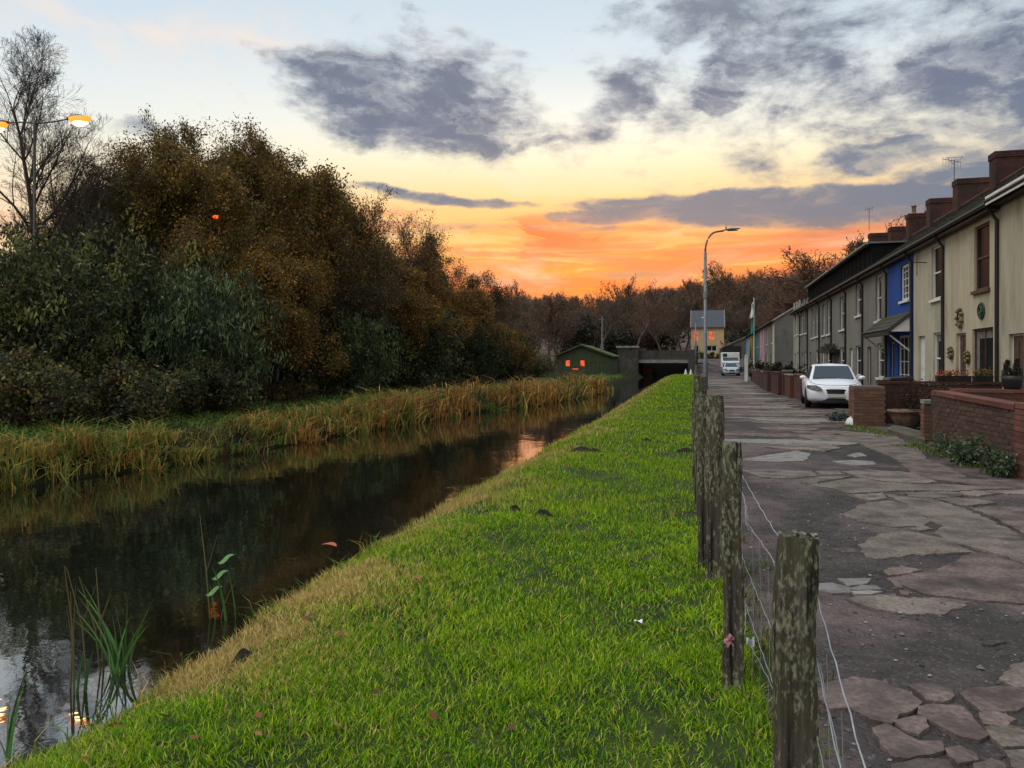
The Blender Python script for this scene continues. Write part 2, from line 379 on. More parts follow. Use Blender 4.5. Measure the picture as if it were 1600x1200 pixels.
def hill_z(x, y):
    b = 1.9*sstep(104, 114, y) if x > -4 else max(.2, 1.9*sstep(104, 114, y))
    crest = 20+3*math.sin(x*.018+1.0)+3*math.sin(x*.041)
    crest += 7*sstep(20, 120, x)
    return -1.2+1.2*sstep(104, 110, y)+1.9*sstep(106, 114, y)+(crest-2)*sstep(128, 330, y)-sstep(350, 600, y)*12
sheet('hill', ylist(104, 620, 4, .02), lambda y: list(np.linspace(-420, 420, 60)), hill_z, material('leaf_litter', (.085,.062,.048), (.13,.095,.07), .3, .95, .3))
sheet('ground', [-600, -60, -20, 0, 50, 100, 140, 500, 1500, 3000], lambda y: [-3000, -800, -200, -60, -20, 0, 20, 60, 200, 800, 3000], lambda x, y: -1.3, material('field_soil', (.03,.034,.016), (.06,.055,.03), .2, .95))
def water_material():
    m = bpy.data.materials.new('canal_water'); m.use_nodes = True; nt = m.node_tree; L = nt.links
    b = nt.nodes['Principled BSDF']; b.inputs['Base Color'].default_value = (.006,.007,.005,1); b.inputs['Roughness'].default_value = .03
    b.inputs['IOR'].default_value = 1.33; b.inputs['Specular IOR Level'].default_value = 1.0
    g = nt.nodes.new('ShaderNodeBsdfGlossy'); g.inputs['Color'].default_value = (.86,.88,.9,1); g.inputs['Roughness'].default_value = .025
    ms = nt.nodes.new('ShaderNodeMixShader'); ms.inputs[0].default_value = .33
    tc = nt.nodes.new('ShaderNodeTexCoord'); mp = nt.nodes.new('ShaderNodeMapping'); mp.inputs['Scale'].default_value = (1., .8, 1); L.new(tc.outputs['Object'], mp.inputs[0])
    n1 = nt.nodes.new('ShaderNodeTexNoise'); n1.inputs['Scale'].default_value = 1.2; n1.inputs['Detail'].default_value = 3; L.new(mp.outputs[0], n1.inputs['Vector'])
    n2 = nt.nodes.new('ShaderNodeTexNoise'); n2.inputs['Scale'].default_value = 9; n2.inputs['Detail'].default_value = 3; L.new(mp.outputs[0], n2.inputs['Vector'])
    ad = nt.nodes.new('ShaderNodeMath'); ad.operation = 'MULTIPLY_ADD'; ad.inputs[1].default_value = .14; L.new(n2.outputs[0], ad.inputs[0]); L.new(n1.outputs[0], ad.inputs[2])
    bn = nt.nodes.new('ShaderNodeBump'); bn.inputs['Strength'].default_value = .09; bn.inputs['Distance'].default_value = .06; L.new(ad.outputs[0], bn.inputs['Height'])
    L.new(bn.outputs[0], b.inputs['Normal']); L.new(bn.outputs[0], g.inputs['Normal'])
    L.new(b.outputs[0], ms.inputs[1]); L.new(g.outputs[0], ms.inputs[2]); L.new(ms.outputs[0], nt.nodes['Material Output'].inputs[0]); return m
sheet('water', [-6, 20, 60, 110], lambda y: list(np.linspace(-14, -1.5, 6)), lambda x, y: WZ, water_material(), smooth=False)

# ------------------------------------------------------------------ road plates : surviving pieces of the top course
PINK = material('top_course_pink', (.095,.070,.063), (.255,.192,.172), 34, .92, .9, 90, lo=.28, hi=.72, detail=10, c3=(.060,.051,.047), s3=3.1, t3=(.40,.66), rand=.14, bdist=.012, spec=.12)
TAN = material('top_course_tan', (.105,.085,.071), (.265,.222,.19), 34, .92, .9, 90, lo=.28, hi=.72, detail=10, c3=(.066,.057,.051), s3=2.8, t3=(.42,.68), rand=.14, bdist=.012, spec=.12)
PALE = material('top_course_pale', (.15,.14,.13), (.22,.205,.19), 8, .85, .6, 60, c3=(.10,.09,.085), s3=5, t3=(.52,.68), rand=.1, bdist=.008)
def roughen(poly, step=.04, amp=.010):
    cx = sum(p[0] for p in poly)/len(poly); cy = sum(p[1] for p in poly)/len(poly); ph = random.random()*6; out = []; q = []
    for i, a in enumerate(poly):
        b = poly[(i+1) % len(poly)]; dx, dy = b[0]-a[0], b[1]-a[1]; L = math.hypot(dx, dy); n = max(1, min(34, int(L/step)))
        for k in range(n):
            t = k/n; j = random.gauss(0, amp)*min(1, L/.3)
            X, Y = a[0]+dx*t-dy/(L+1e-6)*j, a[1]+dy*t+dx/(L+1e-6)*j
            w = .035*vnoise(X*4.1+ph, Y*3.6, ph)+.022*vnoise(X*11, Y*9+ph, 1)+.032; r_ = math.hypot(X-cx, Y-cy)+1e-6; w *= min(1, r_/.25)
            out.append((X+(X-cx)/r_*w, Y+(Y-cy)/r_*w))
    return out
NPL = [0]
def plate(poly, mat, top=.003):
    NPL[0] += 1; top = .003+.0003*(NPL[0] % 23)
    poly = roughen(poly)
    ar = sum(poly[i][0]*poly[(i+1) % len(poly)][1]-poly[(i+1) % len(poly)][0]*poly[i][1] for i in range(len(poly)))
    if ar < 0: poly = poly[::-1]
    n = len(poly); cx = sum(p[0] for p in poly)/n; cy = sum(p[1] for p in poly)/n
    base = [rise(p[1]) for p in poly]
    mb = MB(); k = .016
    def inset(p):
        d = math.hypot(p[0]-cx, p[1]-cy)+1e-6; return (p[0]-(p[0]-cx)/d*k, p[1]-(p[1]-cy)/d*k)
    ins = [inset(p) for p in poly]
    mb.v = [(p[0], p[1], z-.03) for p, z in zip(poly, base)]+[(p[0], p[1], z+top-.002) for p, z in zip(poly, base)]+[(p[0], p[1], z+top) for p, z in zip(ins, base)]
    mb.f = [(i, (i+1) % n, n+(i+1) % n, n+i) for i in range(n)]+[(n+i, n+(i+1) % n, 2*n+(i+1) % n, 2*n+i) for i in range(n)]+[tuple(range(2*n, 3*n))]
    return mb.build('surface_patch', mat, road)
def c1(*pts): return [gd(x/3.3333+1120, y/3.3333+660) for x, y in pts]
def c2(*pts): return [gd(x/4+1260, y/4+900) for x, y in pts]
for m_, q in ((TAN,c1((665,480),(720,450),(790,420),(890,410),(980,425),(1050,470),(1085,515),(1060,535),(940,540),(830,530),(740,515))),
    (TAN,c1((885,378),(1000,390),(1130,402),(1250,440),(1320,462),(1450,535),(1540,580),(1610,620),(1700,700),(1700,760),(1600,735),(1490,690),(1380,662),(1260,630),(1190,602),(1145,578),(1175,540),(1110,500),(1040,460),(960,415))),
    (TAN,c1((735,642),(800,620),(850,590),(960,570),(1080,585),(1170,608),(1230,640),(1320,672),(1200,675),(1000,690),(880,708),(800,705))),
    (PINK,c1((1340,682),(1480,702),(1600,752),(1750,790),(1750,930),(1600,935),(1400,930),(1250,908),(1080,888),(1000,858),(920,815),(1050,790),(1180,780),(1230,740),(1280,705))),
    (TAN,c1((720,920),(860,900),(1000,918),(1200,918),(1300,938),(1200,990),(1000,995),(880,970))),
    (TAN,c1((490,325),(640,303),(760,292),(860,312),(1000,322),(1150,322),(1350,332),(1390,348),(1200,356),(960,352),(820,362),(700,367),(620,343))),
    (TAN,c1((660,255),(800,250),(980,260),(1080,288),(1130,308),(1000,314),(870,304),(760,284))),
    (TAN,c1((140,250),(300,250),(480,255),(510,275),(400,290),(250,285))), (TAN,c1((520,255),(640,255),(650,268),(545,275))),
    (TAN,c1((450,310),(560,282),(700,282),(600,298),(500,318))), (TAN,c1((690,380),(850,370),(878,393),(800,405),(720,390))),
    (TAN,c1((990,370),(1100,362),(1280,367),(1260,383),(1140,393),(1010,386))), (TAN,c1((1150,402),(1230,392),(1400,407),(1430,420),(1300,432),(1220,420))),
    (TAN,c1((1300,362),(1600,352),(1700,360),(1700,380),(1450,370),(1380,383),(1300,380))), (PINK,c1((1335,455),(1430,440),(1600,452),(1720,480),(1720,620),(1600,580),(1530,538),(1440,490))),
    (PINK,c1((950,200),(1080,190),(1200,230),(1300,290),(1380,300),(1600,302),(1640,345),(1400,345),(1340,325),(1180,300),(1100,290),(1030,270),(980,230))),
    (TAN,c1((590,40),(700,50),(900,60),(1050,140),(1090,188),(950,195),(880,170),(810,140),(740,105),(680,75))),
    (PALE,c1((620,205),(720,198),(800,205),(830,220),(740,222),(660,215))), (PALE,c1((140,195),(280,170),(420,150),(480,165),(450,200),(330,205),(200,200))),
    (TAN,c1((460,75),(560,70),(600,85),(520,95))), (TAN,c1((260,130),(400,112),(560,110),(640,135),(560,150),(400,140))), (PALE,c1((690,172),(740,160),(780,175),(720,182))),
    (PALE,c1((525,845),(600,838),(690,860),(690,885),(600,888),(530,870))), (PALE,c1((700,868),(755,848),(830,853),(848,868),(780,872))), (PALE,c1((705,880),(790,876),(850,882),(800,892),(730,892))),
    (PALE,c1((640,815),(800,815),(780,838),(690,850))), (PINK,c1((905,822),(960,840),(970,862),(930,858))), (PINK,c1((880,890),(930,893),(925,910),(880,905))), (PINK,c1((950,875),(1000,880),(1000,898),(960,895))),
    (PINK,c1((870,770),(960,750),(1060,770),(1000,785),(900,797))), (PINK,c1((600,657),(700,655),(725,675),(650,677))), (TAN,c1((1010,552),(1080,540),(1110,555),(1050,562))),
    (PINK,c2((75,690),(300,650),(480,670),(600,730),(690,790),(640,820),(570,860),(520,910),(400,880),(300,820),(180,830),(90,760))),
    (PINK,c2((650,690),(780,680),(890,710),(915,750),(850,780),(760,770),(700,720))), (PINK,c2((980,730),(1020,705),(1200,700),(1330,710),(1420,740),(1420,800),(1250,840),(1100,840),(1050,790))),
    (PINK,c2((725,830),(800,812),(960,822),(1015,870),(1065,930),(1105,980),(1040,1000),(940,985),(860,938),(790,900),(735,870))),
    (PINK,c2((560,910),(680,880),(745,890),(750,945),(700,985),(610,960))), (PINK,c2((420,960),(520,940),(620,1000),(700,1040),(830,1040),(845,1090),(780,1125),(640,1145),(540,1125),(480,1060))),
    (PINK,c2((885,1090),(960,1072),(1055,1120),(1065,1150),(960,1168),(905,1130))), (TAN,c2((1140,960),(1280,950),(1400,990),(1400,1060),(1240,1065),(1180,1020))),
    (PINK,c2((1085,862),(1180,852),(1290,900),(1250,938),(1130,928))), (PINK,c2((1065,1185),(1150,1155),(1225,1182),(1240,1230),(1060,1230))), (TAN,c2((1255,1110),(1400,1090),(1400,1230),(1290,1200))),
    (PINK,c2((1100,430),(1150,412),(1240,417),(1160,438))), (PINK,c2((545,1185),(700,1155),(860,1165),(900,1250),(560,1260))), (TAN,c2((1265,580),(1420,500),(1420,690),(1300,685),(1220,640)))):
    plate(q, m_)
# farther up the lane the surface holds together : broad patches crossing it
for k in range(64):
    y = 15.5+k*.85+random.uniform(-.3, .3)
    if y > 70: break
    a, b = xp(y)+.35, xw(y)-.05; w = b-a; x0 = a+w*random.choice((0, 0, .3, .5)); x1 = x0+(b-x0)*random.uniform(.5, 1.)
    h = random.uniform(.3, .5)*(1+y*.012)
    poly = [(x0+random.uniform(0, .3), y-h*.5), ((x0+x1)/2, y-h*random.uniform(.6, 1)), (x1-random.uniform(0, .4), y-h*.6), (x1, y+.1), (x1-random.uniform(.1, .5), y+h*.7), ((x0+x1)/2, y+h*random.uniform(.4, .9)), (x0, y+h*.4)]
    plate(poly, random.choice((TAN, TAN, PINK)) if k % 7 else PALE, .006+.001*(k % 4))
# loose stones
def loose_stones():
    n = 2600; V = []; Fc = []; octv = np.array([(1,0,0),(-1,0,0),(0,1,0),(0,-1,0),(0,0,1),(0,0,-.4)]); oct_f = np.array([(0,2,4),(2,1,4),(1,3,4),(3,0,4),(2,0,5),(1,2,5),(3,1,5),(0,3,5)])
    cols = []
    for i in range(n):
        y = 1.6+RNG.random()**1.8*9; x = xp(y)+.3+RNG.random()*(xw(y)-xp(y)-.3)
        s = abs(RNG.normal(.0065, .004))+.003; sc = s*RNG.uniform(.6, 1.4, 3)*np.array([1, 1, .7])
        a = RNG.random()*6.28; R = np.array([[math.cos(a), -math.sin(a), 0], [math.sin(a), math.cos(a), 0], [0, 0, 1]])
        V.append((octv*sc*RNG.uniform(.8, 1.2, (6, 1)))@R.T+np.array([x, y, road_z(x, y)+s*.35])); Fc.append(oct_f+6*i)
        g = RNG.choice([.05, .08, .13, .22])*RNG.uniform(.8, 1.2); cols.append(np.tile([g, g*.93, g*.9], (6, 1)))
    m = leafmat('stone_grain', .9, 0, .2)
    tag(link('loose_gravel', mesh_np('loose_gravel', np.vstack(V), [np.vstack(Fc)], m, np.vstack(cols))), 'loose grey stones scattered over the broken lane', kind='stuff')
loose_stones()

# ------------------------------------------------------------------ grass
def blades(P, Lg, Wd, colr, lean=.45, bent=True, droop=.3):
    n = len(P); a = RNG.random(n)*6.283; ln = np.abs(RNG.normal(0, lean, n)); side = np.stack([np.cos(a), np.sin(a), np.zeros(n)], 1)
    b = RNG.random(n)*6.283; out = np.stack([np.cos(b), np.sin(b), np.zeros(n)], 1); up = np.array([0, 0, 1.])
    d1 = out*ln[:, None]+up; d1 /= np.linalg.norm(d1, axis=1)[:, None]
    w = side*(Wd/2)[:, None]
    if not bent:
        V = np.stack([P-w, P+w, P+d1*Lg[:, None]], 1).reshape(-1, 3); Fa = np.arange(3*n).reshape(-1, 3); return V, [Fa], np.repeat(colr, 3, 0)
    mid = P+d1*(Lg*.55)[:, None]; d2 = d1+out*(droop+.6*RNG.random(n)[:, None]*droop*2)-up*droop*.5; d2 /= np.linalg.norm(d2, axis=1)[:, None]
    tip = mid+d2*(Lg*.5)[:, None]
    V = np.stack([P-w, P+w, mid-w*.8, mid+w*.8, tip], 1).reshape(-1, 3); i = np.arange(n)*5
    return V, [np.stack([i, i+1, i+3, i+2], 1), np.stack([i+2, i+3, i+4], 1)], np.repeat(colr, 5, 0)
def patchy(x, y):
    return np.clip(.5+.28*(np.sin(x*2.1+np.sin(y*1.3)*1.5)+np.sin(y*1.7+x*.8+1)*.8+np.sin(x*5.1-y*3.7)*.5+np.sin(y*6.3+x*4.4+2)*.4), 0, 1)
def lawn_grass():
    Vs, Fs3, Fs4, Cs = [], [], [], []; base = 0
    for (y0, y1, dens, L0, W0) in ((1.7, 4.2, 13500, .042, .0055), (4.2, 7.5, 6500, .046, .0075), (7.5, 13, 2500, .052, .012), (13, 24, 850, .06, .021), (24, 48, 240, .07, .038), (48, 94, 60, .09, .08)):
        n = int(dens*(y1-y0)*3.5); y = RNG.uniform(y0, y1, n); a = np.interp(y, *zip(*XN))-.05; b = np.interp(y, *zip(*XP))+.12
        x = a+(b-a)*RNG.random(n); t = x-a
        p = patchy(x, y); q2 = patchy(x*2.7+3, y*2.3+1); keep = RNG.random(n) < np.where(b-x < .3, .4, 1.)*.28+.72*np.clip(1.5*q2*(.45+.75*p), 0, 1)
        # worn lines and molehills
        x, y, t, p, a, b = (q[keep] for q in (x, y, t, p, a, b)); n = len(x)
        z = np.array([lawn_z(xx, yy) for xx, yy in zip(x, y)]) if n < 60000 else None
        if z is None: z = np.array([lawn_z(xx, yy) for xx, yy in zip(x, y)])
        wild = np.exp(-(t/.55)**2)*RNG.random(n)
        Lg = L0*.86*(.55+.9*RNG.random(n)+.5*p)*(1+1.2*wild)+.03*np.exp(-((b-x)/.18)**2)
        g = np.array([.165, .34, .008]); lime = np.array([.41, .50, .014]); deep = np.array([.022, .11, .006]); straw = np.array([.55, .40, .13])
        k = RNG.random(n)[:, None]; c = g*(1-k)+np.where((RNG.random(n) < .35+.3*p)[:, None], lime, deep)*k
        dry = np.clip(np.exp(-((t-.3)/.75)**2)*(.7+.5*np.sin(y*1.5+1)+.3*np.sin(y*4.1+x*3)+.2*np.sin(y*9+x*7)), 0, .93)+.05
        c = np.where((RNG.random(n) < dry)[:, None], straw*(.6+.6*RNG.random(n)[:, None]), c)
        V, Fl, C = blades(np.stack([x, y, z-.008], 1), Lg, W0*(.7+.6*RNG.random(n)), c, lean=.75, bent=y0 < 7)
        for f in Fl: (Fs3 if f.shape[1] == 3 else Fs4).append(f+base)
        Vs.append(V); Cs.append(C); base += len(V)
    tag(link('grass', mesh_np('grass', np.vstack(Vs), [np.vstack(Fs3), np.vstack(Fs4)], GRASSM, np.vstack(Cs))), 'short bright green grass on the canal bank', kind='stuff')
lawn_grass()
def bank_growth():
    """sedge and dying reeds on the far bank, rank grass behind, weeds along the fence and walls"""
    def tuft(cx, cy, cz, n, L, W, cols, lean, spread):
        P = np.stack([cx+RNG.normal(0, spread, n), cy+RNG.normal(0, spread, n), np.full(n, cz)], 1)
        k = RNG.integers(0, len(cols), n); c = np.array(cols)[k]*(.65+.7*RNG.random((n, 1)))
        return blades(P, L*(.5+.7*RNG.random(n)), W*(.6+.8*RNG.random(n)), c, lean=lean, bent=True, droop=1.0)
    def pack(name, items, label):
        Vs, f3, f4, Cs, base = [], [], [], [], 0
        for V, Fl, C in items:
            for f in Fl: (f3 if f.shape[1] == 3 else f4).append(f+base)
            Vs.append(V); Cs.append(C); base += len(V)
        tag(link(name, mesh_np(name, np.vstack(Vs), [np.vstack(f3), np.vstack(f4)], GRASSM, np.vstack(Cs))), label, kind='stuff')
    rust, ochre, olive, grn, dkbr = (.36,.165,.04), (.42,.26,.06), (.20,.19,.04), (.075,.15,.02), (.10,.06,.03)
    it = []
    y = 7.
    while y < 50:
        far = sstep(14, 30, y); n = 5 if y < 30 else 4
        for j in range(n):
            t = RNG.random()**1.3*(.9+1.0*far)-.05; x = xf(y)-t+RNG.normal(0, .05); yy = y+RNG.uniform(-.2, .25)
            mood = .5+.5*math.sin(yy*.9+1.3)*math.sin(yy*.37)
            cols = [ochre, olive, grn, olive] if RNG.random() > .25+.6*far*(.6+.4*mood) else [rust, ochre, rust, dkbr]
            L = (.30+.42*RNG.random())*(1.+.75*far)*(.75+.5*mood)
            if mood < .22 and t < .7: L *= .85; cols = [dkbr, olive, dkbr, grn]
            it.append(tuft(x, yy, far_z(x, yy)-.03, int(42 if y < 30 else 26), L, (.012+.0009*y), cols, RNG.uniform(.35, .8), .08+.003*y))
        y += .24+y*.011
    pack('reeds', it, 'browning sedge and reeds along the far bank')
    it = []
    for i in range(620):
        y = 9+RNG.random()**1.6*70; x = xf(y)-1.2-RNG.random()*4.5
        L = .16+.2*RNG.random()
        it.append(tuft(x, y, far_z(x, y)-.02, 34, L, .012+.0011*y, [grn, grn, (.05,.12,.02), olive], .6, .22))
    pack('bank_grass', it, 'rank green grass behind the reeds')
    it = []
    for i in range(150):
        y = 1.8+RNG.random()**1.5*14; x = xp(y)+.1+abs(RNG.normal(0, .09))
        it.append(tuft(x, y, -.01, 22, .07+.1*RNG.random(), .005+.0005*y, [grn, (.08,.15,.02), olive, dkbr], .6, .06))
    for i in range(90):
        y = 11.6+RNG.random()*4.6; x = xw(y)-.02-abs(RNG.normal(0, .16))
        it.append(tuft(x, y, 0, 16, .05+.08*RNG.random(), .012, [grn, olive, (.04,.08,.02)], .7, .09))
    for i in range(40):
        y = 17+RNG.random()*3.2; x = xw(y)+.1-abs(RNG.normal(0, .18))
        it.append(tuft(x, y, 0, 16, .06+.06*RNG.random(), .013, [grn, olive], .7, .1))
    for i in range(26):
        y = 2.2+RNG.random()**1.4*6; x = xn(y)+RNG.normal(.04, .07)
        it.append(tuft(x, y, WZ-.02, 12, .16+.22*RNG.random(), .008, [grn, olive, ochre, (.08,.16,.02)], .5, .05))
    pack('verge_weeds', it, 'weeds growing along the fence and wall foot')
bank_growth()
def turned_earth():
    mb = MB()
    for (p, q, s) in ((908,707,.36),(930,709,.2),(1070,706,.22),(806,800,.12),(850,806,.15),(1010,690,.14),(380,1003,.1)):
        x, y = gd(p, q); n0 = len(mb.v); k = 12
        for r_, h in ((1., -.03), (.75, .03), (.4, .075), (.1, .09)):
            for j in range(k):
                w = 6.283*j/k; f = s*.5*r_*(1+.35*vnoise(math.cos(w)*2+x*3, math.sin(w)*2+y*3)); mb.v.append((x+1.5*f*math.cos(w), y+.6*f*math.sin(w), lawn_z(x+1.5*f*math.cos(w), y+.6*f*math.sin(w))+(h*.55+.012)*(.6+s)*(1+.8*random.random())))
        for i in range(3):
            for j in range(k): a = n0+i*k; mb.f.append((a+j, a+(j+1) % k, a+k+(j+1) % k, a+k+j))
        mb.f.append(tuple(n0+3*k+j for j in range(k)))
    o = mb.build('turned_earth', material('dark_earth', (.018,.014,.010), (.04,.03,.02), 25, .95, .9, 60, bdist=.03)); tag(o, 'dark molehill earth on the mown grass', kind='stuff')
turned_earth()
def fallen_leaves():
    V, Fq, Cc = [], [], []
    for i in range(90):
        y = 2+RNG.random()**1.7*14; x = xn(y)+.3+RNG.random()*(xp(y)-xn(y)-.3); z = lawn_z(x, y)+.045; a = RNG.random()*6.28; s = RNG.uniform(.02, .04)
        u = np.array([math.cos(a), math.sin(a), RNG.normal(0, .4)])*s; v = np.array([-math.sin(a), math.cos(a), RNG.normal(0, .4)])*s*.6
        c = np.array([x, y, z]); V += [c-u, c-v, c+u, c+v]; Fq.append([4*i, 4*i+1, 4*i+2, 4*i+3]); Cc += [np.array([[.22,.08,.03],[.30,.14,.05],[.12,.05,.03]][RNG.integers(3)])]*4
    tag(link('fallen_leaves', mesh_np('fallen_leaves', np.array(V), [np.array(Fq)], LEAF, np.array(Cc))), 'brown autumn leaves dropped on the grass', kind='stuff')
fallen_leaves()
# ------------------------------------------------------------------ trees
def skeleton(rng, H, r0, stems=1, levels=3, nch=(3, 3, 3), ang=(.7, .75, .8), ratio=(.62, .6, .55), nseg=(8, 6, 4, 3), start=(.25, .2, .2), wander=.13, up=.06, fan=.25, droop=0.):
    segs, tips = [], []
    def grow(p, d, L, r, lev):
        n = nseg[lev]
        for i in range(n):
            d = d+np.array(rng.normal(0, wander, 3)); d[2] += (up if lev < 2 else up*.6)-droop*lev*.5; d /= np.linalg.norm(d)
            q = p+d*L/n; t = (i+1)/n; r1 = r*(1-.75*i/n); r2 = r*(1-.75*t); segs.append((*p, *q, r1, r2, lev))
            if lev < levels and t > start[min(lev, len(start)-1)]:
                for k in range(nch[lev]):
                    if rng.random() > .8: continue
                    a = rng.random()*6.283; e = ang[lev]*rng.uniform(.65, 1.25)
                    u = np.cross(d, [math.cos(a), math.sin(a), .3]); u /= np.linalg.norm(u)+1e-9
                    cd = d*math.cos(e)+u*math.sin(e)
                    grow(q, cd, L*ratio[lev]*(1.15-.65*t)*rng.uniform(.75, 1.2), r2*.6, lev+1)
            if lev >= levels-1: tips.append(q)
            p = q
    for s in range(stems):
        a = 6.283*s/max(1, stems)+rng.random(); f = fan*rng.uniform(.5, 1.2) if stems > 1 else .05
        grow(np.array([math.cos(a)*.12*(stems > 1), math.sin(a)*.12*(stems > 1), -.1]), np.array([math.cos(a)*f, math.sin(a)*f, 1.]), H*rng.uniform(.66, .8), r0, 0)
    return np.array(segs), np.array(tips)
def seg_mesh(name, segs, mat, k=4, rmin=.004, col=None):
    p, q = segs[:, :3], segs[:, 3:6]; r1 = np.maximum(segs[:, 6], rmin); r2 = np.maximum(segs[:, 7], rmin)
    d = q-p; d /= np.linalg.norm(d, axis=1)[:, None]+1e-9; ref = np.where(np.abs(d[:, 2:3]) < .9, [[0, 0, 1.]], [[1., 0, 0]])
    a = np.cross(d, ref); a /= np.linalg.norm(a, axis=1)[:, None]; b = np.cross(d, a); n = len(segs); V = []
    for P, R in ((p, r1), (q, r2)):
        for j in range(k):
            w = 6.283*j/k; V.append(P+(a*math.cos(w)+b*math.sin(w))*R[:, None])
    V = np.stack(V, 1).reshape(-1, 3); i = np.arange(n)*2*k
    Fq = np.vstack([np.stack([i+j, i+(j+1) % k, i+k+(j+1) % k, i+k+j], 1) for j in range(k)])
    return mesh_np(name, V, [Fq], mat, None if col is None else np.tile(col, (len(V), 1)), smooth=True)
def leaf_mesh(name, rng, C, per, sig, size, pal, droop=.2, aspect=.5, vary=.35, mat=None):
    n = len(C)*per; c = np.repeat(C, per, 0)+rng.normal(0, sig, (n, 3)); w = rng.integers(0, len(pal), len(C)); pal = np.array(pal)
    col = np.repeat(pal[w]*(1+vary*rng.normal(0, 1, (len(C), 1)).clip(-1.6, 2)), per, 0)
    sw = rng.random(n) < .12; col[sw] = pal[rng.integers(0, len(pal), sw.sum())]
    col = (col*(.85+.3*rng.random((n, 1)))).clip(.004, 1)
    u = rng.normal(0, 1, (n, 3)); u[:, 2] -= droop*2; u /= np.linalg.norm(u, axis=1)[:, None]; v = np.cross(u, rng.normal(0, 1, (n, 3))); v /= np.linalg.norm(v, axis=1)[:, None]+1e-9
    s = size*(.6+.8*rng.random((n, 1))); u = u*s; v = v*s*aspect*.5; nrm = np.cross(u, v)/(s+1e-9)
    V = np.stack([c, c+u*.5-v+nrm*.1, c+u, c+u*.5+v+nrm*.1], 1).reshape(-1, 3); i = np.arange(n)*4
    return mesh_np(name, V, [np.stack([i, i+1, i+2, i+3], 1)], mat or LEAF, np.repeat(col, 4, 0))
def upright(segs, tips):
    """lean the whole skeleton back so that its top stands over its foot"""
    hi = tips[tips[:, 2] > np.quantile(tips[:, 2], .9)]; k = hi.mean(0); k = k[:2]/k[2]
    for a in (0, 3): segs[:, a:a+2] -= segs[:, a+2:a+3]*k
    tips[:, :2] -= tips[:, 2:3]*k
def tree_meshes(seed, H, pal, per=9, size=.10, sig=.22, leaf_frac=1., droop=.3, stems=3, tip_col=None, bark=None, fill=0, **k):
    rng = np.random.default_rng(seed); segs, tips = skeleton(rng, H, .10*H/9, stems=stems, **k)
    top = tips[:, 2].max(); s = H/top; segs[:, :6] *= s; tips = tips*s; upright(segs, tips)
    big = segs[segs[:, 8] < 2]; small = segs[segs[:, 8] >= 2]
    tr = seg_mesh('trunk', big, bark or BARKD, 6); tw = seg_mesh('branches', small, bark or BARKD, 3, .004)
    cr = None
    if pal:
        T = tips[rng.random(len(tips)) < leaf_frac]
        cr = leaf_mesh('crown', rng, T, per, sig, size, pal, droop)
    return tr, tw, cr
def shrub_meshes(seed, W, H, pal, clumps=620, per=20, size=.15, droop=.5, aspect=.35, lobes=9, vary=.5):
    rng = np.random.default_rng(seed); C = []
    lb = [(rng.uniform(-.5, .5)*W, rng.uniform(-.35, .35)*W, rng.uniform(.15, .7)*H, rng.uniform(.26, .42)*min(W, H*1.2)) for _ in range(lobes)]
    lb.append((0, 0, .42*H, .45*min(W, H))); lb.append((.1*W, 0, .72*H, .28*H))
    while len(C) < clumps:
        x, y, z, r = lb[rng.integers(len(lb))]; d = rng.normal(0, 1, 3); d /= np.linalg.norm(d)
        p = np.array([x, y, z])+d*r*(.55+.5*rng.random())*np.array([1, 1, .95])
        if p[2] > .05: C.append(p)
    C = np.array(C); n = len(C)
    stem = [(0, 0, 0, *(c*np.array([.6, .6, .75])), .03, .008, 0) for c in C[::9]]+[(*(c*np.array([.6, .6, .75])), *c, .009, .004, 0) for c in C[::9]]
    return seg_mesh('stems', np.array(stem), BARKD, 3), leaf_mesh('foliage', rng, C, per, .085*min(W, H)/4+.055, size, pal, droop, aspect, vary)
def plant(name, label, cat, parts, loc, scale=1., rz=0., group=None, color=None):
    t = thing(name, label, cat, loc, group, rz); t.scale = scale if hasattr(scale, '__len__') else (scale,)*3
    for nm, me in parts:
        if me is not None:
            o = link(nm, me, t)
            if color is not None: o.color = (*color, 1)
    return t
# palettes
EVG = [(.024,.032,.009), (.036,.045,.011), (.014,.02,.007), (.085,.085,.022)]
BLG = [(.022,.038,.014), (.04,.06,.022), (.012,.022,.009), (.075,.098,.038)]
BRA = [(.032,.04,.014), (.07,.07,.02), (.045,.03,.014), (.10,.08,.022), (.018,.026,.011)]
OLV = [(.08,.062,.013), (.125,.088,.016), (.045,.042,.011), (.17,.105,.016)]
RUS = [(.16,.092,.013), (.27,.135,.018), (.08,.058,.012), (.12,.088,.014), (.05,.045,.012)]
GLD = [(.17,.105,.02), (.22,.14,.025), (.11,.08,.022), (.14,.075,.02)]
BRN = [(.085,.055,.018), (.12,.07,.02), (.05,.036,.014), (.05,.05,.015)]
SH = {'laurel': [shrub_meshes(s, 4.4, 4.4, EVG, 950, 20, .15, .5, .35, 16) for s in (1, 2)], 'willowleaf': [shrub_meshes(3, 4.4, 4.2, BLG, 950, 20, .18, .9, .26, 16)],
      'bramble': [shrub_meshes(s, 3.2, 2.0, BRA, 520, 16, .11, .3, .6) for s in (5, 6)], 'ivy': [shrub_meshes(8, 5, 5, EVG+[(.05,.05,.02)], 900, 19, .16, .4, .7, 16)]}
TK = dict(levels=3, nch=(3, 3, 3), nseg=(7, 5, 4, 3))
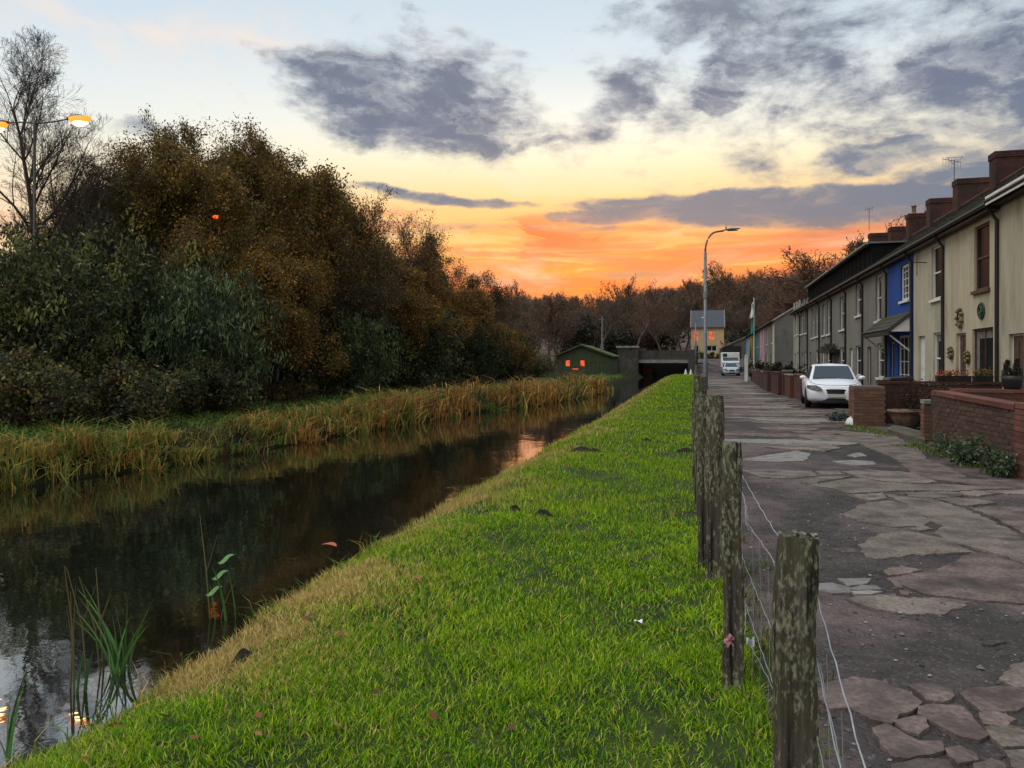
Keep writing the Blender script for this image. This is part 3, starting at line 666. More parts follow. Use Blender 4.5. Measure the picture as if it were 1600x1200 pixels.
TR = {'olive': [tree_meshes(s, 9, OLV, 9, .085, .13, .72, **TK) for s in (11, 12)], 'rust': [tree_meshes(13, 6, RUS, 10, .08, .14, .75, **TK)],
      'gold': [tree_meshes(14, 7, GLD, 10, .10, .16, .8, **TK)], 'brown': [tree_meshes(15, 8, BRN, 7, .08, .13, .35, **TK)],
      'twig': [tree_meshes(16, 8, OLV, 3, .08, .12, .2, stems=4, levels=3, nch=(3, 3, 3), nseg=(8, 6, 4, 3), up=.14, ang=(.5, .5, .5), fan=.3)]}
for k, v in SH.items(): print('shrub', k, len(v[0][1].polygons))
for k, v in TR.items(): print('tree', k, len(v[0][1].polygons), len(v[0][2].polygons))
def at(p, d, z=None):
    x, y = px(p, d); return (x, y, far_z(x, y) if z is None else z)
def put_shrub(kind, i, p, d, top, wpx, label, color=None):
    me = SH[kind][i]; H0 = {'laurel': 4.4, 'willowleaf': 4.2, 'bramble': 2.0, 'ivy': 5.}[kind]; W0 = {'laurel': 5.6, 'willowleaf': 5.6, 'bramble': 4.2, 'ivy': 6.4}[kind]
    l = at(p, d); h = zp(top, d)-l[2]; w = wpx*d/F
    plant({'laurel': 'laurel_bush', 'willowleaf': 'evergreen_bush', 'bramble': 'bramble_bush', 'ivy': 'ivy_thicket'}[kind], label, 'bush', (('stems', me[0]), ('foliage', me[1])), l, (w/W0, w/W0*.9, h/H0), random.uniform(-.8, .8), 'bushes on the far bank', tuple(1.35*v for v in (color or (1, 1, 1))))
def put_tree(kind, i, p, d, top, label, wide=1., color=None, name='autumn_tree', z=None):
    me = TR[kind][i]; H0 = {'olive': 9, 'rust': 6, 'gold': 7, 'brown': 8, 'twig': 8}[kind]
    l = at(p, d, z); h = zp(top, d)-l[2]; s = h/H0
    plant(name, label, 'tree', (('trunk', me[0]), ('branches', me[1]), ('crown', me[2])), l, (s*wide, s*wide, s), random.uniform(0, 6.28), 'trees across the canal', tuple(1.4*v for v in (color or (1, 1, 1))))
put_shrub('laurel', 0, 5, 18.5, 350, 330, 'tall dark laurel at the water-lit left edge under the bare birch')
put_shrub('laurel', 1, 150, 21, 330, 330, 'broad dark laurel between the birch and the blue-green bush')
put_shrub('willowleaf', 0, 300, 21.5, 395, 280, 'blue-green drooping evergreen bush standing nearest the grass strip', (1.1, 1.1, 1.1))
put_shrub('bramble', 0, 20, 15.6, 545, 260, 'low bramble below the tall dark laurel')
put_shrub('bramble', 1, 185, 17.5, 555, 250, 'yellowish bramble at the foot of the broad laurel')
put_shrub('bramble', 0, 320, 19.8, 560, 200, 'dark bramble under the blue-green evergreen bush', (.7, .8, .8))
put_shrub('ivy', 0, 460, 32, 455, 180, 'dark ivy thicket right of the blue-green bush', (.8, .85, .8))
put_shrub('willowleaf', 0, 545, 33, 480, 170, 'rounded green bush with pale leaves beside the ivy thicket', (1.25, 1.15, 1.))
put_shrub('ivy', 0, 640, 40, 475, 160, 'ivy thicket below the orange leafed tree')
put_shrub('laurel', 1, 730, 48, 500, 140, 'dark laurel under the golden brown tree', (.8, .8, .9))
put_shrub('ivy', 0, 795, 60, 520, 95, 'small ivy thicket close to the green shed', (.8, .85, .85))
put_shrub('laurel', 0, 838, 70, 550, 60, 'low laurel hiding the left wall of the green shed')
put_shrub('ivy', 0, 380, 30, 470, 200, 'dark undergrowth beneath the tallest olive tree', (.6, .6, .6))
put_shrub('bramble', 1, 440, 25.5, 590, 100, 'short bramble at the grass edge before the ivy thicket', (1.2, .9, .8))
put_tree('brown', 0, -10, 27, 365, 'thin brown tree behind the tall laurel', 1., (.8, .8, .8))
put_tree('brown', 0, 165, 30, 300, 'half bare brown tree right of the street lamp', 1.)
put_tree('olive', 1, 228, 29, 232, 'olive tree with tufted top above the broad laurel', .95, (.85, .95, .9))
put_tree('twig', 0, 315, 34, 185, 'tree with bare upright twigs topping the olive crown', .7, (.8, .85, .7))
put_tree('olive', 0, 325, 36, 205, 'dark olive tree standing behind the upright twigs', .9, (.8, .78, .7))
put_tree('olive', 1, 390, 32, 186, 'tallest olive brown tree on the far bank', .9, (.95, .85, .8))
put_tree('rust', 0, 358, 25.5, 352, 'orange leafed young tree beside the tiny lamp', 1.1, (.8, .75, .7))
put_tree('rust', 0, 432, 29, 350, 'rust coloured tree before the tallest olive tree', 1., (.75, .72, .7))
put_tree('gold', 0, 455, 35, 238, 'golden brown tree sloping down from the tallest crown', .9, (.8, .75, .7))
put_tree('twig', 0, 520, 38, 288, 'thin twiggy tree against the yellow sky', 1., (1, .8, .6))
put_tree('brown', 0, 505, 34, 330, 'brown tree under the thin twiggy tree', 1.)
put_tree('twig', 0, 585, 44, 318, 'reddish bare twigged tree before the sunset glow', 1.1, (1.2, .7, .6))
put_tree('gold', 0, 575, 40, 380, 'dull gold tree below the reddish twigs', 1.1, (.9, .8, .7))
put_tree('gold', 0, 640, 46, 400, 'orange brown tree left of the dark conifer', 1.1, (.95, .78, .7))
put_tree('gold', 0, 705, 50, 440, 'golden brown tree in front of the dark conifer', 1.2, (.8, .7, .7))
put_tree('brown', 0, 725, 60, 402, 'dark tree right of the conifer', 1., (.6, .6, .6))
put_tree('brown', 0, 752, 66, 432, 'last dark tree sloping down to the hill', 1., (.65, .55, .55))
put_tree('gold', 0, 770, 58, 500, 'small golden tree above the reeds near the shed', 1.2, (.85, .75, .7))
put_tree('gold', 0, 800, 68, 510, 'yellowing tree closest to the green shed', 1.1, (.9, .75, .7))
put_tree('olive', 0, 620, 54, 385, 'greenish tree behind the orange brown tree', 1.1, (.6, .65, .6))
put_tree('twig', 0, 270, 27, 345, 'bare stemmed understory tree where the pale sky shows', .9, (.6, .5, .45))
# conifer
def conifer():
    rng = np.random.default_rng(31); segs = [(0, 0, 0, 0, 0, 10., .16, .02, 0)]; T = []
    for z in np.arange(1.5, 9.9, .28):
        for k in range(6):
            a = rng.random()*6.28; L = (10.2-z)*.36*rng.uniform(.75, 1.15); e = np.array([math.cos(a)*L, math.sin(a)*L, z+L*.12]); segs.append((0, 0, z, *e, .03, .008, 1))
            for t in np.linspace(.25, 1.05, 6): T.append(np.array([0, 0, z])*(1-t)+e*t)
    rg = leaf_mesh('crown', rng, np.array(T), 9, .14, .24, [(.022,.028,.018), (.035,.035,.02), (.05,.035,.02)], 0., .25)
    l = at(672, 56); h = zp(366, 56)-l[2]; plant('conifer_tree', 'dark pointed conifer rising above the gold trees', 'tree', (('trunk', seg_mesh('trunk', np.array(segs), BARKD, 5)), ('crown', rg)), l, (h/10*1.0, h/10*1.0, h/10), 0, 'trees across the canal')
conifer()
# bare birch on the left
bt = tree_meshes(44, 15, None, stems=1, bark=BARKD, levels=4, nch=(3, 3, 2, 2), nseg=(12, 7, 5, 4, 3), ang=(.62, .6, .7, .7), ratio=(.42, .55, .6, .65), up=.05, start=(.22, .2, .2, .2), wander=.07)
print('birch', len(bt[1].polygons))
l = at(44, 25.5); h = zp(45, 25.5)-l[2]
plant('birch_tree', 'tall leafless birch with fine twigs behind the twin street lamp', 'tree', (('trunk', bt[0]), ('branches', bt[1])), l, (h/15*1.1, h/15*1.1, h/15), .6)
l = at(128, 26); h = zp(235, 26)-l[2]
plant('birch_tree', 'smaller leafless birch leaning right beneath the lit lamp head', 'tree', (('trunk', bt[0]), ('branches', bt[1])), l, (h/15*.8, h/15*.8, h/15), 2.4)
# hillside wood
def bush_tree(seed, H, stems, lv, nch):
    return tree_meshes(seed, H, None, stems=stems, bark=TWIG, levels=lv, nch=nch, nseg=(7, 5, 4, 3), up=.08, start=(.3, .2, .2), ratio=(.6, .62, .6), wander=.15)
def recol(me, c):
    n = len(me.vertices); a = me.attributes.new('col', 'FLOAT_COLOR', 'POINT'); a.data.foreach_set('color', np.tile([*c, 1], n).astype(np.float32)); return me
def thick(seed, stems, rm, H=11):
    rng = np.random.default_rng(seed); segs, tips = skeleton(rng, H, .2, stems=stems, levels=3, nch=(3, 3, 2), nseg=(7, 5, 4, 2), up=.08, start=(.3, .15, .2), ratio=(.62, .62, .6), wander=.15)
    s = H/tips[:, 2].max(); segs[:, :6] *= s; tips = tips*s
    a = recol(seg_mesh('trunk', segs[segs[:, 8] < 2], TWIG, 5, .05), (.12, .098, .082)); b = recol(seg_mesh('branches', segs[segs[:, 8] >= 2], TWIG, 3, rm), (.12, .09, .072))
    c = leaf_mesh('crown', rng, tips[::4], 3, .09, .2, [(.15,.10,.065), (.12,.085,.06), (.19,.105,.055)], .1, .4)
    return a, b, c
HT = [thick(s, st, .016) for s, st in ((51, 1), (52, 1), (53, 2), (54, 1))]
HE = [shrub_meshes(61, 6, 8, [(.02,.026,.016), (.03,.035,.02), (.04,.035,.02)], 420, 9, .5, .2, .5)]
print('hill', [len(h[1].polygons) for h in HT])
def hill_wood():
    n = 0; protos = {}
    spots = []
    for row, (Y, cnt) in enumerate(((122, 12), (135, 16), (150, 20), (170, 24), (195, 28), (225, 32), (262, 36), (300, 40), (330, 44))):
        for k in range(cnt):
            p = 735+(k+.5+random.uniform(-.45, .45))*(560/cnt); spots.append((p, Y+random.uniform(-7, 7), row))
    for p, Y, row in spots:
        d = Y/.99; x, y = px(p, d); z = hill_z(x, y)
        pp = 800+F*((C_*x+S*y)/(-S*x+C_*y))
        if (y < 140 and 1045 < pp < 1165) or (y < 128 and x > -9 and x < 12): continue
        ev = random.random() < (.22 if row < 4 else .06); s = random.uniform(.75, 1.2)
        col = random.choice(((1, 1, 1), (.8, .85, .85), (1.15, 1., .95), (1.2, .95, .85), (.75, .75, .75)))
        key = ('e', 0) if ev else ('b', random.randrange(4))
        if key not in protos:
            if ev: t = plant('dark_evergreen', 'dark evergreen among the bare trees on the hill', 'tree', (('stems', HE[0][0]), ('foliage', HE[0][1])), (x, y, z-.2), s, 0, 'trees on the wooded hill', col)
            else: t = plant('bare_tree', 'bare brown tree on the wooded hill beyond the bridge', 'tree', (('trunk', HT[key[1]][0]), ('branches', HT[key[1]][1]), ('crown', HT[key[1]][2])), (x, y, z-.2), s, 0, 'trees on the wooded hill', col)
            protos[key] = t
        else: clone(protos[key], (x, y, z-.2), random.uniform(0, 6.28), (s*1.05, s*1.05, s*(.8 if ev else 1)), color=col)
        n += 1
    b = [protos[k] for k in protos if k[0] == 'b']
    def lone(i, p, d, top, label, wide=1., zz=None):
        x, y = px(p, d); z = (hill_z(x, y) if y > 104 else 0) if zz is None else zz; h = zp(top, d)-z; s = h/11
        c = clone(b[i], (x, y, z-.1), random.uniform(0, 6.28), (s*wide, s*wide, s), label=label, color=(1, .9, .85)); c['group'] = 'tall bare trees'
    lone(0, 1132, 180, 402, 'big round bare tree behind the slate roofed house', 1.25)
    lone(1, 1085, 185, 430, 'bare tree left of the big round bare tree')
    lone(2, 1185, 190, 425, 'wide bare tree right of the big round bare tree', 1.2)
    lone(1, 1222, 185, 432, 'bare tree just above the red roofed terrace')
    lone(3, 1318, 95, 366, 'bare tree rising behind the far chimneys', 1.1, 0)
    lone(2, 1285, 110, 415, 'smaller bare tree at the end of the black dormer', 1., 0)
    lone(0, 1400, 80, 322, 'twiggy bare treetop showing over the middle chimneys', .9, 0)
    lone(1, 1440, 82, 335, 'thin treetop beside the roof aerial', .7, 0)
    lone(3, 868, 108, 452, 'bare tree with pale trunk behind the green shed', 1.1)
    for o in COL.objects:
        if o.parent is None and o.get('group') == 'trees on the wooded hill':
            Y = o.location.y; band = 'at the foot of the hill' if Y < 160 else 'half way up the hillside' if Y < 245 else 'on the hill crest against the orange sky'
            o['label'] = ('dark evergreen among bare trees ' if o.name.startswith('dark') else 'bare brown tree ')+band; o['group'] = ('evergreens ' if o.name.startswith('dark') else 'bare trees ')+band
hill_wood()
# ------------------------------------------------------------------ terrace
CREAM = material('cream_render', (.38,.325,.225), (.45,.395,.285), 2.2, .9, .5, 90, c3=(.22,.185,.13), s3=1.5, t3=(.48,.78), bdist=.014, stretch=(1,1,.35))
CREAM2 = material('stone_render', (.34,.305,.225), (.41,.37,.28), 2.3, .9, .5, 90, c3=(.20,.18,.13), s3=1.6, t3=(.48,.78), bdist=.014, stretch=(1,1,.35))
BLUE = material('blue_render', (.004,.042,.20), (.007,.058,.26), 2, .8, .4, 80, c3=(.006,.035,.14), s3=1.5, t3=(.5,.75), bdist=.012, stretch=(1,1,.35))
GREYR = [material('grey_render_%s' % n, c, tuple(v*1.22 for v in c), 2.0, .9, .45, 90, c3=tuple(v*.58 for v in c), s3=1.4, t3=(.48,.76), bdist=.012, stretch=(1,1,.35)) for n, c in (('warm', (.145,.135,.118)), ('brown', (.128,.118,.102)), ('dull', (.158,.148,.13)), ('dark', (.11,.104,.094)), ('light', (.23,.215,.185)), ('white', (.42,.41,.38)))]
SLATE = material('mossy_slate', (.045,.045,.045), (.075,.072,.068), 3, .85, .5, 25, c3=(.048,.052,.017), s3=1.6, t3=(.44,.64), rand=.1, spec=.1)
BRICK = material('red_brick', (.11,.038,.028), (.16,.058,.04), 14, .9, .5, 60, c3=(.055,.04,.034), s3=1.3, t3=(.48,.66), rand=.28, bdist=.006)
BRICKD = material('sooty_brick', (.055,.022,.018), (.085,.034,.025), 6, .92, .5, 40, c3=(.03,.022,.019), s3=1.4, t3=(.45,.65), rand=.15, bdist=.006)
BRICKO = material('orange_brick', (.125,.058,.035), (.18,.082,.05), 12, .9, .5, 60, c3=(.09,.055,.04), s3=1.6, t3=(.5,.7), rand=.22, bdist=.006)
BRICKS = material('stained_brick', (.078,.036,.029), (.125,.055,.042), 14, .92, .5, 60, c3=(.028,.03,.022), s3=1.1, t3=(.36,.58), rand=.25, bdist=.006)
MORTAR = material('mortar', (.10,.085,.075), (.15,.13,.115), 20, .95, .5, 80, bdist=.006)
CONC = material('concrete', (.17,.16,.145), (.25,.24,.22), 5, .9, .4, 50, c3=(.09,.09,.07), s3=2, t3=(.5,.7), bdist=.008)
TERRA = material('terracotta', (.15,.09,.06), (.20,.13,.09), 6, .9, .2, c3=(.07,.055,.04), s3=4)
FX = 7.0
CURT = material('net_curtain', (.17,.165,.15), (.11,.105,.095), 6, .95)
def fy(p):
    d = FX*F/(C_*(p-1100)); return px(p, d)[1]
def fz(p, q):
    return zp(q, FX*F/(C_*(p-1100)))
def facade(mb, X, y0, y1, z0, z1, ops, dep=.16):
    ys = sorted({y0, y1, *[v for o in ops for v in o[:2]]}); zs = sorted({z0, z1, *[v for o in ops for v in o[2:4]]})
    for a, b in zip(ys, ys[1:]):
        for c, e in zip(zs, zs[1:]):
            if any(o[0] <= a and b <= o[1] and o[2] <= c and e <= o[3] for o in ops): continue
            mb.quad((X, b, c), (X, a, c), (X, a, e), (X, b, e))
    for a, b, c, e in [o[:4] for o in ops]:
        mb.quad((X, a, c), (X+dep, a, c), (X+dep, a, e), (X, a, e)); mb.quad((X, b, e), (X+dep, b, e), (X+dep, b, c), (X, b, c))
        mb.quad((X, a, e), (X+dep, a, e), (X+dep, b, e), (X, b, e)); mb.quad((X, b, c), (X+dep, b, c), (X+dep, a, c), (X, a, c))
        mb.quad((X+dep, b, c), (X+dep, a, c), (X+dep, a, e), (X+dep, b, e))
def window(parent, X, y0, y1, z0, z1, fm=None, cols=1, rows=2, sill=None, dep=.11, fw=.06, name='window', gm=None):
    fm = fm or WHITE; m = MB(); a, b = X+dep-.05, X+dep
    m.box((a, y0, z0), (b, y0+fw, z1)); m.box((a, y1-fw, z0), (b, y1, z1)); m.box((a, y0+fw, z1-fw), (b, y1-fw, z1)); m.box((a, y0+fw, z0), (b, y1-fw, z0+fw))
    t = .028
    for i in range(1, cols):
        y = y0+(y1-y0)*i/cols; m.box((a+.008, y-t/2, z0+fw), (b-.004, y+t/2, z1-fw))
    for j in range(1, rows):
        z = z0+(z1-z0)*j/rows; tt = .05 if rows == 2 else t; m.box((a+.005, y0+fw, z-tt/2), (b-.002, y1-fw, z+tt/2))
    w = m.build(name, fm, parent)
    MB().box((b-.012, y0+fw*.5, z0+fw*.5), (b+.004, y1-fw*.5, z1-fw*.5)).build('pane', gm or GLASS, w)
    if random.random() < .75 and gm is None and rows <= 2:
        hh = z1-z0-2*fw; ww = y1-y0-2*fw; k = random.choice((.26, .34, .42)); cu = MB()
        for (a0, a1) in ((y0+fw, y0+fw+ww*k*.62), (y1-fw-ww*k*.62, y1-fw)):
            cu.grid(lambda u, v: (b-.0155+.003*math.sin(u*28), a0+(a1-a0)*u, z0+fw+.01+hh*v), 12, 1)
        cu.grid(lambda u, v: (b-.0155+.003*math.sin(u*50), y0+fw+ww*u, z1-fw-hh*.14*(1-v)), 24, 1)
        cu.build('curtain', CURT, w)
    if sill: MB().box((X-.07, y0-.06, z0-.09), (X+dep-.055, y1+.06, z0-.004)).build('sill', sill, w)
    return w
def door(parent, X, y0, y1, z0, z1, mat, dep=.14, glazed=False):
    m = MB().box((X+dep-.05, y0+.05, z0), (X+dep, y1-.05, z1-.05))
    for (a, b) in ((.12, .48), (.55, .92)):
        h = z1-z0; w = y1-y0
        for k in (.16, .56): m.box((X+dep-.064, y0+w*k, z0+h*a), (X+dep-.049, y0+w*(k+.28), z0+h*b))
    o = m.build('door', mat, parent)
    MB().box((X+dep-.055, y0, z0), (X+dep+.005, y0+.05, z1)).box((X+dep-.055, y1-.05, z0), (X+dep+.005, y1, z1)).box((X+dep-.055, y0+.05, z1-.05), (X+dep+.005, y1-.05, z1)).build('door_frame', WHITE, o)
    MB().tube([(X+dep-.06, y0+.14, z0+1.0), (X+dep-.11, y0+.14, z0+1.0), (X+dep-.11, y0+.26, z0+1.0)], .012, 6).build('handle', STEEL, o)
    return o
RX, RZ, EX, EZ = 10.2, 7.85, 6.74, 5.47
def slates(y0, y1, ex, ez, rx, rz, parent, mat=None):
    L = math.hypot(rx-ex, rz-ez); ux, uz = (rx-ex)/L, (rz-ez)/L; nx, nz = -uz, ux; m = MB(); rows = int(L/.24); h = L/rows
    for r in range(rows):
        y = y0-(.14 if r % 2 else 0)
        while y < y1:
            a, b = max(y0, y+.004), min(y1, y+.276); y += .28
            if b-a < .05: continue
            lift = .012+random.uniform(0, .007); s0 = r*h-.02+random.uniform(-.006, .006); s1 = s0+h+.06
            p = [(ex+ux*s0+nx*lift, ez+uz*s0+nz*lift), (ex+ux*s1+nx*.001, ez+uz*s1+nz*.001)]
            q = [(ex+ux*s0-nx*.004, ez+uz*s0-nz*.004)]
            m.quad((p[0][0], b, p[0][1]), (p[0][0], a, p[0][1]), (p[1][0], a, p[1][1]), (p[1][0], b, p[1][1]))
            m.quad((q[0][0], b, q[0][1]), (q[0][0], a, q[0][1]), (p[0][0], a, p[0][1]), (p[0][0], b, p[0][1]))
            m.quad((q[0][0], a, q[0][1]), (p[1][0], a, p[1][1]), (p[0][0], a, p[0][1])); m.quad((q[0][0], b, q[0][1]), (p[0][0], b, p[0][1]), (p[1][0], b, p[1][1]))
    return tag(m.build('slates', mat or SLATE, parent), kind='stuff')
def brick_stack(name, mat, parent, x0, x1, y0, y1, z0, z1, cap=True, loc=None):
    m = MB(); z = z0; r = 0
    while z < z1-.03:
        o = .03 if cap and z > z1-.24 else 0
        a0, a1, b0, b1 = x0-o, x1+o, y0-o, y1+o
        for (ax, s0, s1, f0, f1) in ((0, a0, a1, b0, b0+.1), (0, a0, a1, b1-.1, b1), (1, b0+.105, b1-.105, a0, a0+.1), (1, b0+.105, b1-.105, a1-.1, a1)):
            s = s0-(.11 if r % 2 else 0)
            while s < s1-.02:
                u, v = max(s0, s), min(s1, s+.215); s += .225; j = random.uniform(0, .006)
                if v-u < .03: continue
                if ax == 0: m.box((u, f0-(j if f0 == b0 else -0), z), (v, f1+(j if f1 == b1 else 0), z+.065))
                else: m.box((f0-(j if f0 == a0 else 0), u, z), (f1+(j if f1 == a1 else 0), v, z+.065))
        z += .075; r += 1
    o = tag(m.build(name, mat, parent, loc), kind='stuff' if parent is not None else None)
    core = MB().box((x0+.008, y0+.008, z0), (x1-.008, y1-.008, z1-.01)).build('mortar_core', MORTAR, o if parent is not None else None, None)
    return o
def house(label, y0, y1, mat, wins, doors, eave=EZ, roofm=None, chim=None, name='terraced_house', gutter=BLACK, base=.05):
    t = thing(name, label, 'house', (FX, (y0+y1)/2, 0), 'houses of the near terrace')
    m = MB(); ops = [w[:4] for w in wins]+[d[:4] for d in doors]
    facade(m, FX, y0+.004, y1-.004, -.15, eave-.02, ops)
    m.quad((FX, y0+.004, -.15), (14.2, y0+.004, -.15), (14.2, y0+.004, eave-.02), (RX, y0+.004, RZ-.09), (FX, y0+.004, eave-.02))
    m.quad((FX, y1-.004, -.15), (FX, y1-.004, eave-.02), (RX, y1-.004, RZ-.09), (14.2, y1-.004, eave-.02), (14.2, y1-.004, -.15))
    m.quad((14.2, y0, -.15), (14.2, y1, -.15), (14.2, y1, eave-.02), (14.2, y0, eave-.02))
    m.build('wall', mat, t)
    for w in wins: window(t, FX, *w[:4], **w[4])
    for d in doors:
        if d[5:]: window(t, FX, *d[:4], **d[5])
        else: door(t, FX, *d[:4], d[4])
    e = eave
    r = MB().quad((EX, y0, e), (EX, y1, e), (RX, y1, RZ), (RX, y0, RZ)).quad((RX, y0, RZ), (RX, y1, RZ), (14.4, y1, e), (14.4, y0, e)).quad((EX, y0, e-.06), (RX, y0, RZ-.06), (RX, y1, RZ-.06), (EX, y1, e-.06)).quad((EX, y0, e-.06), (EX, y1, e-.06), (EX, y1, e), (EX, y0, e)).quad((EX, y0, e), (RX, y0, RZ), (RX, y0, RZ-.06), (EX, y0, e-.06)).build('roof', roofm or SLATE, t)
    slates(y0, y1, EX, e, RX, RZ, r, roofm)
    MB().tube([(RX, y0, RZ+.02), (RX, y1, RZ+.02)], .09, 8).build('ridge', BRICKD, r)
    MB().box((EX+.03, y0, e-.2), (FX-.002, y1, e-.065)).build('soffit', BLACK, t)
    MB().tube([(EX-.05, y0, e-.07), (EX-.05, y1, e-.07)], .06, 8).build('gutter', gutter, t)
    MB().tube([(EX-.02, y0+.12, e-.12), (FX-.05, y0+.12, e-.45), (FX-.055, y0+.12, .1)], .045, 8).build('downpipe', BLACK, t)
    if chim:
        cy, top, pots = chim
        c = brick_stack('chimney', BRICKD, t, 10.0, 11.35, cy, cy+.62, 6.9, top)
        for k in range(pots): MB().lathe([(.12, 0), (.13, .05), (.105, .1), (.10, .38), (.13, .4), (.13, .45), (.09, .45)], (10.3+.38*k, cy+.31, top-.02), 10).build('chimney_pot', TERRA, c)
        MB().prism([(9.4, 7.02), (10.0, 7.36), (10.0, 7.48), (9.4, 7.1)], 1, cy-.02, cy+.5).build('flashing', CONC, c)
    return t
W2 = dict(sill=WHITE)
def wf(p0, p1, q0, q1, **k):   # window from picture measurements on the facade plane
    a, b = sorted((fy(p0), fy(p1))); pm = (p0+p1)/2; return (a, b, fz(pm, q1), fz(pm, q0), k)
house('cream rendered house at the near end with a white eaves board', 16.6, 21.0, CREAM2, [(17.6,18.7,3.4,5.0,dict(W2)), (17.5,18.8,.9,2.4,dict(W2))], [(19.6,20.5,.05,2.2,BROWNP)], eave=EZ+.06, chim=(26.4-5.6, 9.1, 2))
hB = house('cream house with an oval green plaque and brown framed windows', 21.0, 25.4, CREAM, [(21.75,22.9,3.42,5.12,dict(fm=BROWNP, sill=BROWNP)), (21.5,23.05,.85,2.42,dict(fm=BROWNP, cols=2, rows=1, sill=BROWNP))], [(23.55,24.4,.05,2.35,BROWNP)], chim=(26.2, 9.0, 0))
hC = house('cream house with white framed windows beside the blue house', 25.4, 29.0, CREAM2, [(25.75,26.85,3.5,5.15,dict(W2)), (25.6,26.65,.85,2.45,dict(W2))], [(27.6,28.4,.05,2.4,WHITE)], chim=(30.5, 9.0, 0))
hD = house('bright blue house with white lattice windows and a porch canopy', 29.0, 32.8, BLUE, [(29.6,30.8,3.75,5.05,dict(cols=3, rows=5, sill=WHITE, fw=.09)), (29.45,31.2,.12,2.5,dict(cols=3, rows=5, fw=.09))], [(31.75,32.5,.05,2.3,BLACK)], chim=(34.7, 9.0, 0))
gw = dict(W2)
DOORW = WHITE
far = []
bounds = [32.8, 37.5, 41.8, 46.3, 51.0, 56.6, 61.0, 65.6]
lab = ['grey brown house next to the blue house', 'grey house with a tall white window under the start of the black dormer', 'grey house with the hanging plant beam', 'narrow grey house with paired dark windows', 'dark grey house below the far end of the dormer', 'grey house with two close windows beyond the dormer', 'pale house closing the far end of the terrace']
mats = [GREYR[0], GREYR[2], GREYR[0], GREYR[1], GREYR[0], GREYR[3], GREYR[4]]
upper = [[(1368,1377,429,501)], [(1337,1346,443,493)], [(1312,1321,463,515)], [(1292,1297,470,522), (1285,1289,476,524)], [(1274,1278,477,526), (1268,1272,480,528)], [(1258,1262,466,520), (1251,1255,470,522)], [(1246,1248,470,522), (1242,1244,474,524)]]
chs = [(38.6, 9.0, 0), (42.3, 9.0, 1), (46.2, 9.0, 0), (51.6, 9.5, 0), (55.4, 9.5, 0), None, None]
for i in range(7):
    a, b = bounds[i], bounds[i+1]; ws = [wf(*u, sill=WHITE, dep=.13) for u in upper[i]]
    ws.append((a+.7, a+1.9, .9, 2.3, dict(sill=WHITE)))
    house(lab[i], a, b, mats[i], ws, [(b-1.6, b-.75, .05, 2.2, WHITE if i % 2 else BROWNP)], chim=chs[i])
# things fixed to the fronts
def plaque():
    t = thing('wall_plaque', 'dark green oval plaque on the cream wall between upper and lower windows', 'plaque', (FX-.01, 22.3, 2.87))
    m = MB()
    n = 20; P = [(22.3+.24*math.cos(6.283*k/n), 2.87+.22*math.sin(6.283*k/n)) for k in range(n)]
    m.prism(P, 0, FX-.035, FX-.005); m.build('disc', material('verdigris', (.02,.05,.032), (.05,.09,.06), 18, .6, .5), t)
    MB().tube([(FX-.04, 22.3+.2*math.cos(6.283*k/n), 2.87+.18*math.sin(6.283*k/n)) for k in range(n+1)], .016, 6).build('rim', BLACK, t)
    MB().tube([(FX-.045, 22.3+.09*math.cos(6.283*k/9)*(1+.4*(k % 2)), 2.87+.09*math.sin(6.283*k/9)) for k in range(10)], .014, 6).build('relief', MATS['verdigris'], t)
plaque()
GOLD = material('brass_ornament', (.19,.14,.06), (.09,.065,.03), 12, .45, .3, metal=.4)
def ornament(y, z, s, label):
    t = thing('wall_ornament', label, 'ornament', (FX-.02, y, z)); n = 14
    MB().tube([(FX-.05, y+s*math.cos(6.283*k/n), z+s*1.15*math.sin(6.283*k/n)) for k in range(n+1)], .03*s/.25, 6).build('ring', GOLD, t)
    for k in range(7):
        a = 6.283*k/7; MB().lathe([(.0, 0), (.05, .02), (.065, .06), (.03, .11)], (FX-.06, y+s*math.cos(a), z+s*1.15*math.sin(a)), 6).build('rosette', GOLD, t)
ornament(23.95, 2.72, .2, 'large gold wreath ornament over the brown door')
ornament(24.75, 1.75, .12, 'small gold ornament on the wall left of the brown door')
ornament(23.3, 1.62, .11, 'small gold ornament between the brown door and window')
def bracket():
    t = thing('wall_bracket', 'black cross shaped iron bracket high on the cream wall', 'bracket', (FX, 27.4, 4.75))
    MB().tube([(FX, 27.35, 4.75), (FX-.5, 27.35, 4.78)], .014, 6).build('arm', BLACK, t); MB().tube([(FX-.3, 27.35, 4.35), (FX-.3, 27.35, 5.1)], .013, 6).build('bar', BLACK, t)
bracket()
def porch():
    t = thing('porch_canopy', 'slated porch canopy with white triangular side over the blue house door', 'canopy', (FX, 31.2, 2.6))
    m = MB().prism([(FX-.004, 3.3), (6.22, 2.66), (6.22, 2.58), (FX-.004, 3.2)], 1, 29.15, 33.6); rf = m.build('roof', SLATE, t)
    slates(29.15, 33.6, 6.2, 2.67, FX, 3.31, rf)
    MB().prism([(FX-.004, 3.19), (6.3, 2.6), (FX-.004, 2.6)], 1, 29.2, 29.24).build('side_panel', WHITE, t)
    MB().box((6.24, 29.15, 2.48), (6.32, 33.6, 2.575)).build('beam', BLACK, t)
    for y in (29.35, 33.3): MB().tube([(FX-.02, y, 1.9), (6.3, y, 2.5)], .03, 6).build('bracket', WHITE, t)
porch()
